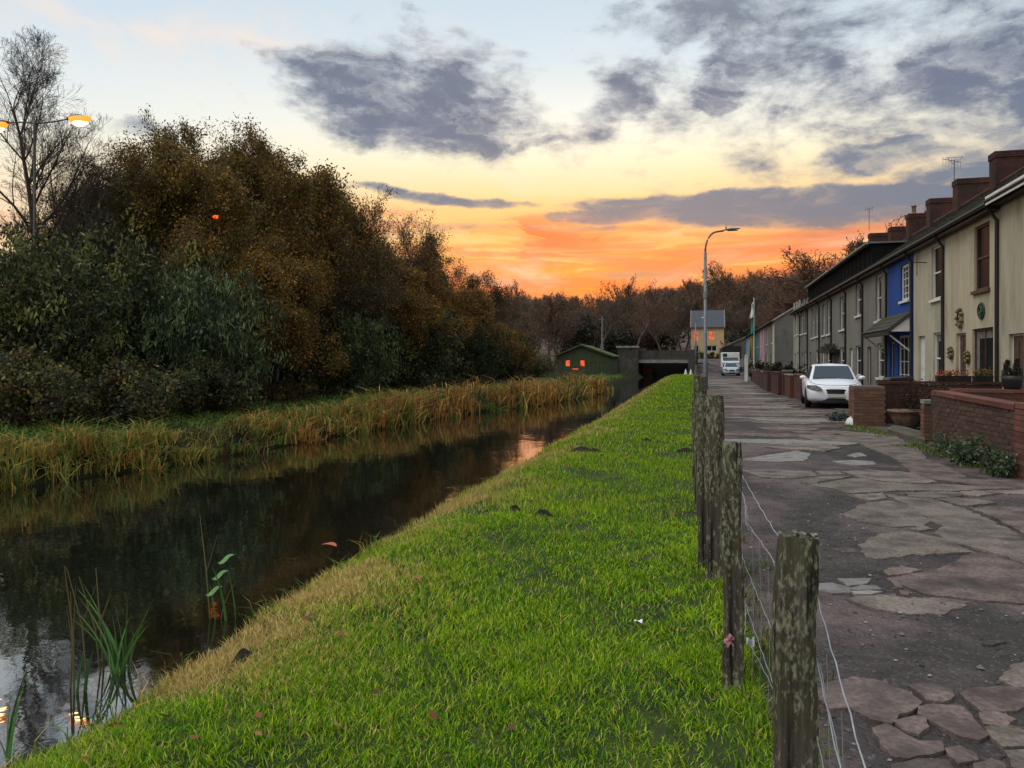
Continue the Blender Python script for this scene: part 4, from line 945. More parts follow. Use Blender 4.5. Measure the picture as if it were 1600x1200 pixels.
def dormer():
    t = thing('dormer', 'long black clad box dormer with a pale gutter along its top', 'dormer', (7.6, 50, 6))
    y0, y1 = 38.8, 61.4; zt = 7.05
    m = MB().box((7.6, y0, 5.75), (10.4, y1, zt)); m.build('cladding', material('black_cladding', (.008,.008,.009), (.013,.013,.013), 4, .95, .3, spec=.02), t)
    MB().box((7.42, y0-.1, zt+.002), (10.5, y1+.1, zt+.08)).build('flat_roof', STEEL, t)
    MB().tube([(7.38, y0-.1, zt+.03), (7.38, y1+.1, zt+.03)], .07, 8).build('gutter', CONC, t)
    y = y0+.5
    while y < y1: MB().box((7.575, y, 5.78), (7.598, y+.04, zt-.02)).build('batten', MATS['black_cladding'], t); y += 1.1
dormer()
MB_ = MB().box((6.66, 16.6, 5.36), (6.69, 21.0, 5.57)); o = MB_.build('eaves_board', WHITE, bpy.data.objects['terraced_house'])
def aerial(label, p, d, base_py, top_py, big):
    x, y = px(p, d); z0, z1 = zp(base_py, d), zp(top_py, d)
    t = thing('roof_aerial', label, 'aerial', (x, y, z0)); MB().tube([(x, y, z0), (x, y, z1)], .022, 6).build('mast', STEEL, t)
    if big:
        b = MB().tube([(x-.55, y-.3, z1-.0), (x+.35, y+.3, z1-.05)], .014, 5).build('boom', STEEL, t)
        for k in range(7):
            u = k/6; c = (x-.55+.9*u, y-.3+.6*u, z1-.05*u); MB().tube([(c[0], c[1], c[2]-.38+.1*abs(u-.5)), (c[0], c[1], c[2]+.12)], .007, 4).build('element', STEEL, t)
        MB().tube([(x-.3, y, z1+.12), (x+.35, y, z1+.12)], .012, 5).tube([(x-.3, y, z1+.12), (x, y, z1-.22), (x+.35, y, z1+.12)], .012, 5).build('reflector', STEEL, t)
    else:
        MB().tube([(x-.25, y, z1-.05), (x+.25, y, z1+.05)], .014, 5).build('boom', STEEL, t)
        for k in range(4): MB().tube([(x-.22+.14*k, y, z1-.2), (x-.22+.14*k, y, z1+.15)], .008, 4).build('element', STEEL, t)
aerial('large television aerial on a mast beside the second chimney', 1491, 35, 310, 250, True)
aerial('small television aerial on the far chimney', 1358, 50, 360, 326, False)
def plant_beam():
    y = fy(1303); t = thing('plant_trough', 'trough of withered brown plants fixed to the grey house front', 'planter', (FX, y, 2.3))
    z = fz(1303, 548); MB().box((FX-.55, y-2., z-.12), (FX-.02, y+1.2, z+.05)).build('box', BLACK, t)
    rng = np.random.default_rng(5); Cn = np.array([(FX-.3+rng.normal(0, .12), rng.uniform(y-2, y+1.2), z+rng.uniform(0, .3)) for _ in range(60)])-np.array([FX, y, 2.3])
    link('foliage', leaf_mesh('foliage', rng, Cn, 12, .08, .1, [(.05,.045,.02), (.07,.05,.03), (.04,.05,.02)], .6), t)
plant_beam()

# ------------------------------------------------------------------ garden walls
BV = {}
def brick_data(L, T, H, v, mat):
    k = (round(L, 3), round(T, 3), v, mat.name)
    if k not in BV:
        r = random.Random(v*7+int(L*1000)); m = MB(); e = .004
        j = lambda: r.uniform(-.0035, .0035)
        x, y, z = L/2, T/2, H/2
        V = []
        for sz in (-1, 1):
            for sx, sy in ((-1, -1), (1, -1), (1, 1), (-1, 1)): V.append((sx*x+j(), sy*y+j(), sz*z+j()*.6))
        me = bpy.data.meshes.new('brick'); me.from_pydata(V, [], [(0,3,2,1), (4,5,6,7), (0,1,5,4), (1,2,6,5), (2,3,7,6), (3,0,4,7)]); me.materials.append(mat); BV[k] = me
    return BV[k]
def brick_wall(label, a, b, h, T, mat, coping=None, cap_mat=None, name='garden_wall', z0=-.05, hb=None, core=True, t=None):
    """single bricks laid in courses between plan points a and b"""
    dx, dy = b[0]-a[0], b[1]-a[1]; L = math.hypot(dx, dy); ang = math.atan2(dy, dx); ux, uy = dx/L, dy/L; hb = h if hb is None else hb
    if t is None: t = thing(name, label, 'wall', (a[0], a[1], 0), rz=ang)
    off = ((a[0]-t.location.x)*math.cos(-ang)-(a[1]-t.location.y)*math.sin(-ang), (a[0]-t.location.x)*math.sin(-ang)+(a[1]-t.location.y)*math.cos(-ang))
    if core: 
        m = MB().prism([(off[0]+.012, z0), (off[0]+L-.012, z0), (off[0]+L-.012, hb-.02), (off[0]+.012, h-.02)], 1, off[1]-T/2+.012, off[1]+T/2-.012); 
        me = bpy.data.meshes.new('mortar'); me.from_pydata(m.v, [], m.f); me.materials.append(MORTAR); o = link('mortar', me, t)
    z = z0; r = 0
    while z+.07 < max(h, hb)+.001:
        s = -(.112 if r % 2 else 0)
        while s < L-.01:
            u, v = max(0, s), min(L, s+.215); s += .225
            top = h+(hb-h)*((u+v)/2)/L
            if v-u < .05 or z+.06 > top: continue
            o = link('brick', brick_data(round(v-u, 2), T, .064, random.randrange(4), mat), t, (off[0]+(u+v)/2, off[1]+random.uniform(-.004, .004), z+.034))
        z += .0745; r += 1
    if coping:
        s = 0
        while s < L-.02:
            v = min(L, s+.45); zt = h+(hb-h)*(s+v)/2/L
            o = link('coping_brick' if coping == 'brick' else 'coping_stone', brick_data(round(v-s-.008, 2), T+.06, .075, random.randrange(4), cap_mat or mat), t, (off[0]+(s+v)/2, off[1], zt+.03), ); o.rotation_euler = (0, -math.atan2(hb-h, L), 0); s = v
    return t
x1, y1 = 4.2, 11.55; x2, y2 = 4.06, 15.1
w1 = brick_wall('long red brick wall stained black with a red coping at the lane edge', (x1, y1+.17), (x2, y2), .90, .22, BRICKS, 'brick', BRICK, hb=.97)
brick_wall('square red brick pier ending the long stained wall', (4.07, y1), (4.52, y1), .93, .34, BRICK, 'brick', BRICK, name='brick_pier')
ws_ = thing('garden_wall', 'red brick side wall running back to the cream house', 'wall', (4.2, 15.3, 0)); m = MB()
brick_stack('brickwork', BRICK, ws_, 4.35, 6.98, 15.25, 15.47, .3, 1.0, cap=False); MB().box((4.33, 15.22, 1.0), (6.98, 15.5, 1.06)).build('coping', BRICK, ws_)
brick_wall('low orange brick gate pillar with a flat cap beside the dark gate', (4.12, 16.45), (4.345, 16.45), .74, .225, BRICKO, 'stone', CONC, name='gate_pillar')
brick_wall('orange brick pier beside the parked car with a white bag at its foot', (3.5, 20.05), (4.2, 20.05), .98, .22, BRICKO, None, name='brick_pier')
brick_wall(None, (3.5, 20.29), (4.2, 20.29), .98, .22, BRICKO, t=bpy.data.objects['brick_pier.001']); brick_wall(None, (3.5, 20.53), (4.2, 20.53), .98, .22, BRICKO, t=bpy.data.objects['brick_pier.001'])
def side_wall(label, x0, x1, y, h, mat):
    t = thing('garden_wall', label, 'wall', (x0, y, 0)); brick_stack('brickwork', mat, t, x0, x1, y, y+.22, -.05, h, cap=False); MB().box((x0-.02, y-.03, h), (x1, y+.25, h+.06)).build('coping', mat, t)
side_wall('dull brick side wall behind the hedge below the blue house', 4.25, 6.98, 20.9, 1.0, BRICKD)
def front_wall(label, ya, yb, mat, h, piers=()):
    t = thing('garden_wall', label, 'wall', (xw(ya), ya, 0)); n = max(1, int((yb-ya)/2.2)); 
    for i in range(n):
        a, b = ya+(yb-ya)*i/n, ya+(yb-ya)*(i+1)/n; x = xw((a+b)/2)
        brick_stack('brickwork', mat, t, x-.02, x+.2, a+.02, b-.02, -.05, h-.04*(i % 2), cap=False); MB().box((x-.05, a+.01, h-.04*(i % 2)), (x+.23, b-.01, h+.06-.04*(i % 2))).build('coping', CONC if i % 2 else mat, t)
    return t
front_wall('red brick front wall just beyond the white car', 32.6, 37.2, BRICK, .98)
front_wall('brown brick front wall with the tall gate pier', 37.6, 41.6, BRICKD, 1.0)
front_wall('dull grey brown front wall half way up the lane', 42.2, 50.5, BRICKD, .98)
front_wall('low far wall beside the white post', 51.5, 62, BRICKD, .95)
brick_wall('red brick gate pier standing proud between the red and brown front walls', (3.5, 37.4), (3.95, 37.4), 1.1, .3, BRICK, 'stone', CONC, name='gate_pier')
# timber gate
def gate():
    t = thing('timber_gate', 'dark weathered timber gate between the orange pillar and stained wall', 'gate', (4.1, 15.6, 0)); wood = material('dark_timber', (.018,.015,.012), (.04,.033,.026), 8, .85, .5, stretch=(6,6,1))
    for k in range(5):
        x = 4.08+.03*k; y = 15.32+.17*k; MB().box((x, y, .06), (x+.03, y+.155, .98+.02*(k % 2))).build('board', wood, t)
    for z in (.25, .8): MB().prism([(4.115, 15.32), (4.145, 15.32), (4.265, 16.16), (4.235, 16.16)], 2, z, z+.09).build('rail', wood, t)
    MB().box((4.02, 15.16, -.05), (4.15, 15.29, 1.06)).build('gate_post', wood, t)
gate()
# bowl, step, hedge, plants, bag
def bowl():
    x, y = gd(1414, 672); t = thing('planter_bowl', 'wide shallow terracotta planter bowl on the garden edge', 'planter', (x+.1, y+.3, .02)); c = (x+.1, y+.3, .1)
    MB().lathe([(.16, -.08), (.2, -.06), (.33, .16), (.37, .28), (.41, .29), (.41, .34), (.36, .34), (.34, .27)], c, 20).build('bowl', TERRA, t, smooth=True)
    MB().lathe([(.33, .26), (.0, .28)], c, 14).build('soil', MATS['dark_earth'], t)
bowl()
tag(MB().prism([gd(1385, 676), gd(1398, 668), gd(1446, 682), gd(1446, 694)], 2, -.03, .09).build('stone_step', material('mossy_stone', (.075,.065,.05), (.11,.095,.075), 5, .9, .4, 40, c3=(.04,.045,.02), s3=3), loc=(*gd(1415, 680), 0), bevel=.01), 'low worn stone step before the planter bowl', 'step')
def green_tub():
    x, y = 4.75, 17.2; t = thing('garden_tub', 'dark green plastic tub behind the orange gate pillar', 'tub', (x, y, 0)); MB().lathe([(.22, 0), (.25, .05), (.3, .45), (.33, .47), (.33, .5), (.28, .5), (.26, .2)], (x, y, .02), 16).build('tub', material('green_plastic', (.012,.03,.024), rough=.5), t, smooth=True)
green_tub()
hd = shrub_meshes(71, 2., 1.3, [(.09,.028,.02), (.055,.022,.016), (.04,.038,.018), (.03,.022,.014)], 420, 16, .06, .2, .6)
plant('garden_hedge', 'dark red leaved hedge behind the planter bowl', 'hedge', (('stems', hd[0]), ('foliage', hd[1])), (5.35, 19.3, -.05), (.72, .6, .92))
plant('garden_hedge', 'dark red hedge tucked against the orange pier', 'hedge', (('stems', hd[0]), ('foliage', hd[1])), (4.85, 20.2, -.05), (.4, .4, .88), 1.2)
pl = shrub_meshes(72, 1.0, .5, [(.05,.085,.04), (.09,.12,.065), (.03,.055,.025), (.12,.14,.09)], 160, 9, .075, .3, .55)
for i, (p, q, s, lb) in enumerate(((1515, 712, .9, 'first clump of pale leaved plants at the foot of the stained wall'), (1545, 728, 1.1, 'largest clump of pale leaved plants at the stained wall foot'), (1566, 742, .9, 'last clump of pale leaved plants next to the brick pier'))):
    x, y = gd(p, q); plant('wall_plant', lb, 'plant', (('stems', pl[0]), ('foliage', pl[1])), (min(x, 3.98), y, 0), (.55*s, .9*s, .75*s), i*1.3, 'plants along the stained wall')
def bag():
    x, y = gd(1337, 664); m = MB(); r = random.Random(3)
    def f(u, v):
        a = 6.283*u; e = math.pi/2*v; k = 1+.18*math.sin(3*a+1)+.1*math.sin(7*a+5*v); return (x+.23*math.cos(a)*math.cos(e)*k, y+.2*math.sin(a)*math.cos(e)*k, .005+.2*math.sin(e)*(1+.2*math.sin(5*a)))
    m.grid(f, 22, 8); tag(m.build('plastic_bag', material('white_plastic', (.6,.6,.62), (.5,.5,.52), 9, .45, .6, 14), loc=(x, y, 0), smooth=True), 'crumpled white plastic bag at the foot of the orange pier', 'bag')
bag()
gl = shrub_meshes(73, .8, .3, [(.03,.07,.05), (.05,.06,.03), (.10,.11,.10)], 60, 8, .09, .1, .6)
plant('hedge_cuttings', 'small heap of green cuttings in front of the white car', 'cuttings', (('twigs', gl[0]), ('leaves', gl[1])), (*gd(1308, 658), 0), (.75, .6, .7))
# pots on the walls
def conifer_pot():
    t = thing('shrub_planter', 'black planter with two clipped conical shrubs on the side wall', 'planter', (5.3, 15.36, 1.06)); c = (5.3, 15.36)
    MB().lathe([(.12, 0), (.14, .03), (.165, .16), (.175, .24), (.16, .24), (.15, .2)], (c[0], c[1], 1.06), 14).build('pot', BLACK, t, smooth=True)
    for dx in (-.075, .08):
        rng = np.random.default_rng(int(90+dx*100)); P = []
        for _ in range(90):
            h = rng.random()**1.3; a = rng.random()*6.28; r = .07*(1-h)**.8; P.append((dx+r*math.cos(a), r*math.sin(a), .2+h*.3))
        o = link('shrub', leaf_mesh('shrub', rng, np.array(P), 9, .012, .04, [(.03,.03,.02), (.05,.045,.03), (.035,.04,.022)], -.5), t)
conifer_pot()
def trough(x, y, z, L, label, cols):
    t = thing('plant_trough', label, 'planter', (x, y, z)); MB().prism([(y-.1, z), (y+.1, z), (y+.12, z+.14), (y-.12, z+.14)], 0, x-L/2, x+L/2).build('box', BLACK, t)
    rng = np.random.default_rng(int(x*10)); P = np.array([(rng.uniform(-L/2, L/2), rng.normal(0, .05), .14+rng.uniform(0, .14)) for _ in range(30)])
    link('foliage', leaf_mesh('foliage', rng, P, 10, .03, .05, cols, .1, .7), t)
trough(5.95, 20.98, 1.06, .75, 'black trough of orange flowers on the wall below the white door', [(.35,.10,.03), (.05,.07,.03), (.25,.07,.04)])
trough(6.6, 20.98, 1.06, .4, 'small trough of yellowing plants beside the orange flowers', [(.22,.13,.04), (.06,.08,.03)])
tag(MB().box((5.6, 13.6, .0), (6.5, 14.3, 1.02)).box((5.56, 13.56, 1.03), (6.54, 14.34, 1.1)).tube([(5.7, 14.36, .95), (6.4, 14.36, .95)], .02, 6).build('wheelie_bin', BLACK, loc=(6, 14, 0), bevel=.03), 'black lidded bin behind the long stained wall', 'bin')
tag(MB().box((5.2, 24.2, .1), (5.8, 24.9, 1.0)).prism([(5.15, 1.0), (5.85, 1.0), (5.78, 1.12), (5.2, 1.08)], 1, 24.1, 24.95).tube([(5.25, 24.95, .12), (5.75, 24.95, .12)], .1, 8).build('wheelie_bin', BLACK, loc=(5.5, 24.5, 0), bevel=.02), 'black wheeled bin standing beside the white car', 'bin')
# ------------------------------------------------------------------ fence
def wood_material():
    m = bpy.data.materials.new('weathered_post'); m.use_nodes = True; nt = m.node_tree; L = nt.links; b = nt.nodes['Principled BSDF']
    tc = nt.nodes.new('ShaderNodeTexCoord')
    def N(sc, st, det=8., rough=.65):
        mp = nt.nodes.new('ShaderNodeMapping'); mp.inputs['Scale'].default_value = st; L.new(tc.outputs['Object'], mp.inputs[0])
        n = nt.nodes.new('ShaderNodeTexNoise'); n.inputs['Scale'].default_value = sc; n.inputs['Detail'].default_value = det; n.inputs['Roughness'].default_value = rough; L.new(mp.outputs[0], n.inputs['Vector']); return n.outputs['Fac']
    def R(v, *st):
        r = nt.nodes.new('ShaderNodeValToRGB'); L.new(v, r.inputs[0]); e = r.color_ramp.elements; e[0].position, e[0].color = st[0][0], (*st[0][1], 1); e[1].position, e[1].color = st[-1][0], (*st[-1][1], 1)
        for p, c in st[1:-1]: q = e.new(p); q.color = (*c, 1)
        return r.outputs[0]
    def MX(f, a, c):
        n = nt.nodes.new('ShaderNodeMix'); n.data_type = 'RGBA'
        for i, v in ((0, f), (6, a), (7, c)):
            if isinstance(v, bpy.types.NodeSocket): L.new(v, n.inputs[i])
            else: n.inputs[i].default_value = (*v, 1)
        return n.outputs[2]
    grain = N(24, (1, 1, .07)); base = R(grain, (.34, (.010,.008,.007)), (.48, (.045,.037,.03)), (.6, (.075,.064,.054)), (.72, (.15,.132,.112)))
    alg = N(7, (1, 1, .5)); c = MX(R(alg, (.45, (0,0,0)), (.62, (.75,)*3)), base, (.062,.062,.03))
    lic = N(62, (1, 1, .4), 8., .7); zone = N(5, (1, 1, .6), 4.)
    ml = nt.nodes.new('ShaderNodeMath'); ml.operation = 'MULTIPLY_ADD'; L.new(zone, ml.inputs[0]); ml.inputs[1].default_value = .55; L.new(lic, ml.inputs[2])
    c = MX(R(ml.outputs[0], (.78, (0,0,0)), (.9, (.85,)*3)), c, (.25,.255,.17))
    crk = N(40, (1, 1, .035), 4., .5); c = MX(R(crk, (.36, (.9,)*3), (.43, (0,0,0))), c, (.008,.006,.005))
    ru = N(3.5, (1, 1, 1)); c = MX(R(ru, (.62, (0,0,0)), (.72, (.7,)*3)), c, (.16,.075,.02))
    L.new(c, b.inputs['Base Color']); b.inputs['Roughness'].default_value = .92; b.inputs['Specular IOR Level'].default_value = .15
    bn = nt.nodes.new('ShaderNodeBump'); bn.inputs['Strength'].default_value = 1.; bn.inputs['Distance'].default_value = .012; L.new(grain, bn.inputs['Height']); L.new(bn.outputs[0], b.inputs['Normal']); return m
POST = wood_material()
def post_mesh(seed, w, h, round_=.3):
    r = random.Random(seed); m = MB(); k = 20; rings = 16; e = []
    for i in range(rings+1):
        z = -.25+(h+.25)*i/rings; s = 1.06-.08*i/rings+r.uniform(-.012, .012); cx, cy = .006*math.sin(i*.8+seed), .006*math.cos(i*.6+seed)
        if i == rings: s *= .93
        for j in range(k):
            a = 6.283*j/k; c, q = math.cos(a), math.sin(a); p = 4.5; rad = (abs(c)**p+abs(q)**p)**(-1/p)
            notch = 1-.07*(math.sin(j*2.7+seed) > .6)-.02*vnoise(j*.9+seed, i*.35)
            m.v.append((w/2*s*rad*c*notch+cx, w/2*s*rad*q*notch+cy, z+(.012*vnoise(j*.8, seed*1.3) if i >= rings-1 else 0)))
    for i in range(rings):
        for j in range(k): a = i*k; m.f.append((a+j, a+(j+1) % k, a+k+(j+1) % k, a+k+j))
    n = len(m.v); m.v.append((0, 0, h-.012)); q = rings*k
    for j in range(k): m.f.append((q+j, q+(j+1) % k, n))
    return m
def fence():
    t = thing('wire_fence', 'old timber post and wire fence between the grass and the lane', 'fence', (.2, 2.4, 0)); L = (.2, 2.4, 0)
    spec = [(2.3, 1238, .125, 1.035), (3.68, 1147, .093, 1.165), (5.45, 1117, .125, 1.31), (5.75, 1101, .10, 1.30), (8.0, 1095, .13, 1.40)]
    P = []
    for i, (d, p, w, h) in enumerate(spec):
        x, y = px(p, d); P.append((x, y, w, h))
    y = 10.2
    while y < 92: P.append((xp(y)+.03*math.sin(y*3), y, .11, 1.22+.08*math.sin(y*1.7))); y += 2.35
    cache = {}
    for i, (x, y, w, h) in enumerate(P):
        key = i if i < 5 else 5+i % 3
        if key not in cache:
            m = post_mesh(key+1, w, h); me = bpy.data.meshes.new('post'); me.from_pydata(m.v, [], m.f); me.materials.append(POST); cache[key] = me
        o = link('post', cache[key], t, (x-L[0], y-L[1], 0)); o.rotation_euler = (random.uniform(-.02, .02), random.uniform(-.02, .02) if i else .012, random.uniform(-.15, .15))
    Q = [(.13, .1, .12, 1.1)]+[p for i, p in enumerate(P) if i != 3][:16]
    for zi, z in enumerate((.86, .67, .46, .28, .12)):
        pts = []
        for i in range(len(Q)-1):
            (xa, ya, wa, ha), (xb, yb, wb, hb) = Q[i], Q[i+1]; n = 26 if i < 3 else 5
            for k in range(n):
                s = k/n; sag = (.012+.014*(zi % 2))*math.sin(math.pi*s)*(1 if i else .4); kink = .0022*math.sin(k*2.3+zi*1.9+i) if i < 4 else 0
                za = z+(0, 0, .12, .15, .18)[min(i, 4)]; zb = z+(0, 0, .12, .15, .18)[min(i+1, 4)]
                pts.append((xa+wa*.5+(xb+wb*.5-xa-wa*.5)*s+.004+.05*math.sin(math.pi*s)*(zi % 3 == 1)*(i > 0)+kink*.6, ya+(yb-ya)*s, za+(zb-za)*s-sag+kink))
        MB().tube(pts, .0019 if zi < 2 else .0015, 5).build('wire', IRON, t)
        if zi in (1,): MB().tube([(a+.006+.003*math.sin(i*1.3), b, c-.006-.014*math.sin(i*.4)**2) for i, (a, b, c) in enumerate(pts)], .0016, 5).build('wire', IRON, t)
    m = MB()
    for i in range(3):
        (xa, ya, wa, ha), (xb, yb, wb, hb) = Q[i], Q[i+1]
        for k in range(1, 7):
            s = k/7; x = xa+wa*.5+(xb+wb*.5-xa-wa*.5)*s+.004; yy = ya+(yb-ya)*s; m.tube([(x, yy, .8), (x+.01, yy+.01, .45), (x, yy, .1)], .0008, 4)
    tag(m.build('wire_netting', IRON, t), kind='stuff')
    # scraps of cloth on the second post
    x, y = px(1150, 3.66); z = zp(1000, 3.6)
    MB().grid(lambda u, v: (x-.05+.03*u+.012*math.sin(9*v), y-.06-.01*math.sin(6*u), z+.02-.05*v-.008*math.sin(8*u)), 5, 5).build('rag', material('pink_rag', (.36,.16,.19), rough=.9), t)
    MB().grid(lambda u, v: (x+.045+.035*u, y-.05-.012*math.sin(6*u+2*v), z+.01-.04*v+.008*math.sin(8*u)), 5, 5).build('rag', material('pale_rag', (.45,.44,.5), rough=.9), t)
fence()
# ------------------------------------------------------------------ lamps
SODIUM = emit('sodium_lamp', (1, .25, .04), 1.8)
SODIUMC = emit('sodium_core', (1, .62, .22), 9.)
SODIUM2 = emit('sodium_lamp_far', (1, .12, .015), 2.2)
def lane_lamp():
    d = 43; x, y = px(1102, d); H = zp(360, d); t = thing('street_lamp', 'tall unlit grey street lamp with curved arm over the lane', 'street lamp', (x, y, 0), 'street lamps along the lane')
    MB().lathe([(.16, 0), (.15, .1), (.12, 1.6), (.09, 1.65), (.085, H-1.2)], (x, y, 0), 12).build('pole', STEEL, t, smooth=True)
    arc = [(x+.0+.62*(1-math.cos(a)), y, H-1.2+1.1*math.sin(a)) for a in np.linspace(0, math.pi/2, 9)]+[(x+1.0, y, H-.06)]
    MB().tube(arc, .055, 10).build('arm', STEEL, t, smooth=True)
    h = MB(); 
    def f(u, v):
        a = 6.283*v; s = math.sin(math.pi*min(.999, max(.001, u)))**.55; return (x+.92+.98*u, y+.14*s*math.cos(a), H-.03+.05*u+.085*s*math.sin(a)*(1 if math.sin(a) > 0 else .6))
    h.grid(f, 14, 14); hd_ = h.build('lamp_head', STEEL, t, smooth=True)
    MB().box((x+1.2, y-.07, H-.085), (x+1.75, y+.07, H-.06)).build('lens', GLASS, hd_)
    MB().lathe([(.04, 0), (.04, .1), (.015, .12), (.012, .26)], (x+1.12, y, H+.04), 8).build('sensor', STEEL, hd_)
    MB().lathe([(.115, 0), (.115, .35)], (x, y, zp(466, d)), 12).build('sign_band', CONC, t)
    d = 88; x, y = px(1087, d); H = zp(497, d); t = thing('street_lamp', 'farther slim street lamp in front of the slate roofed house', 'street lamp', (x, y, 0), 'street lamps along the lane')
    MB().lathe([(.1, 0), (.07, H-.6)], (x, y, 0), 10).build('pole', STEEL, t, smooth=True); MB().tube([(x, y, H-.65), (x+.1, y, H-.2), (x+.5, y, H)], .05, 8).build('arm', STEEL, t)
    MB().lathe([(.05, -.06), (.22, -.03), (.24, .05), (.1, .1)], (x+.85, y, H), 10).build('lamp_head', WHITE, t)
lane_lamp()
def twin_lamp():
    d = 24.5; x, y = px(54, d); z0 = far_z(x, y); H = zp(192, d); t = thing('street_lamp', 'twin armed lit sodium street lamp standing before the bare birch', 'street lamp', (x, y, z0), 'lit street lamps')
    DARKS = material('dark_steel', (.035,.032,.03), rough=.6)
    MB().lathe([(.08, 0), (.075, 1.5), (.05, 1.6), (.04, H-z0)], (x, y, z0), 10).build('pole', DARKS, t, smooth=True)
    for s, L in ((1, 1.1), (-1, .82)):
        ex, ez = x+s*L, H+.12 if s > 0 else H-.02; ey = y+s*.25
        MB().tube([(x, y, H-.02), (x+s*L*.5, y+s*.12, H+.02), (ex, ey, ez)], .022, 8).build('arm', DARKS, t)
        h = MB().grid(lambda u, v: (ex-s*.1+s*.75*u, ey+.13*math.sin(math.pi*min(.999, max(.001, u)))**.5*math.cos(6.283*v), ez+.02+.09*math.sin(math.pi*min(.999, max(.001, u)))**.5*max(0, math.sin(6.283*v))), 12, 12).build('lamp_head', DARKS, t, smooth=True)
        MB().grid(lambda u, v: (ex+s*(.06+.68*u), ey+.17*math.sin(math.pi*min(.999, max(.001, u)))**.5*math.cos(math.pi*v), ez-.045-.225*math.sin(math.pi*min(.999, max(.001, u)))**.5*math.sin(math.pi*v)), 12, 10).build('bulb', SODIUMC, h, smooth=True)
        MB().grid(lambda u, v: (ex+s*(.0+.8*u), ey+.2*math.sin(math.pi*min(.999, max(.001, u)))**.4*math.cos(math.pi*v), ez+.015-.24*math.sin(math.pi*min(.999, max(.001, u)))**.4*math.sin(math.pi*v)), 12, 10).build('lens', SODIUM, h, smooth=True)
twin_lamp()
def far_lamp():
    d = 27.5; x, y = px(340, d); z0 = far_z(x, y); H = zp(338, d); t = thing('street_lamp', 'small orange street lamp glowing between the autumn branches', 'street lamp', (x, y, z0), 'lit street lamps')
    MB().lathe([(.06, 0), (.03, H-z0)], (x, y, z0), 8).build('pole', MATS['dark_steel'], t)
    h = MB().lathe([(.06, .0), (.19, .02), (.17, .06), (.03, .1)], (x, y-.1, H), 10).build('lamp_head', MATS['dark_steel'], t); MB().lathe([(.03, -.11), (.10, -.07), (.12, -.002)], (x, y-.1, H), 10).build('lens', SODIUM2, h)
far_lamp()
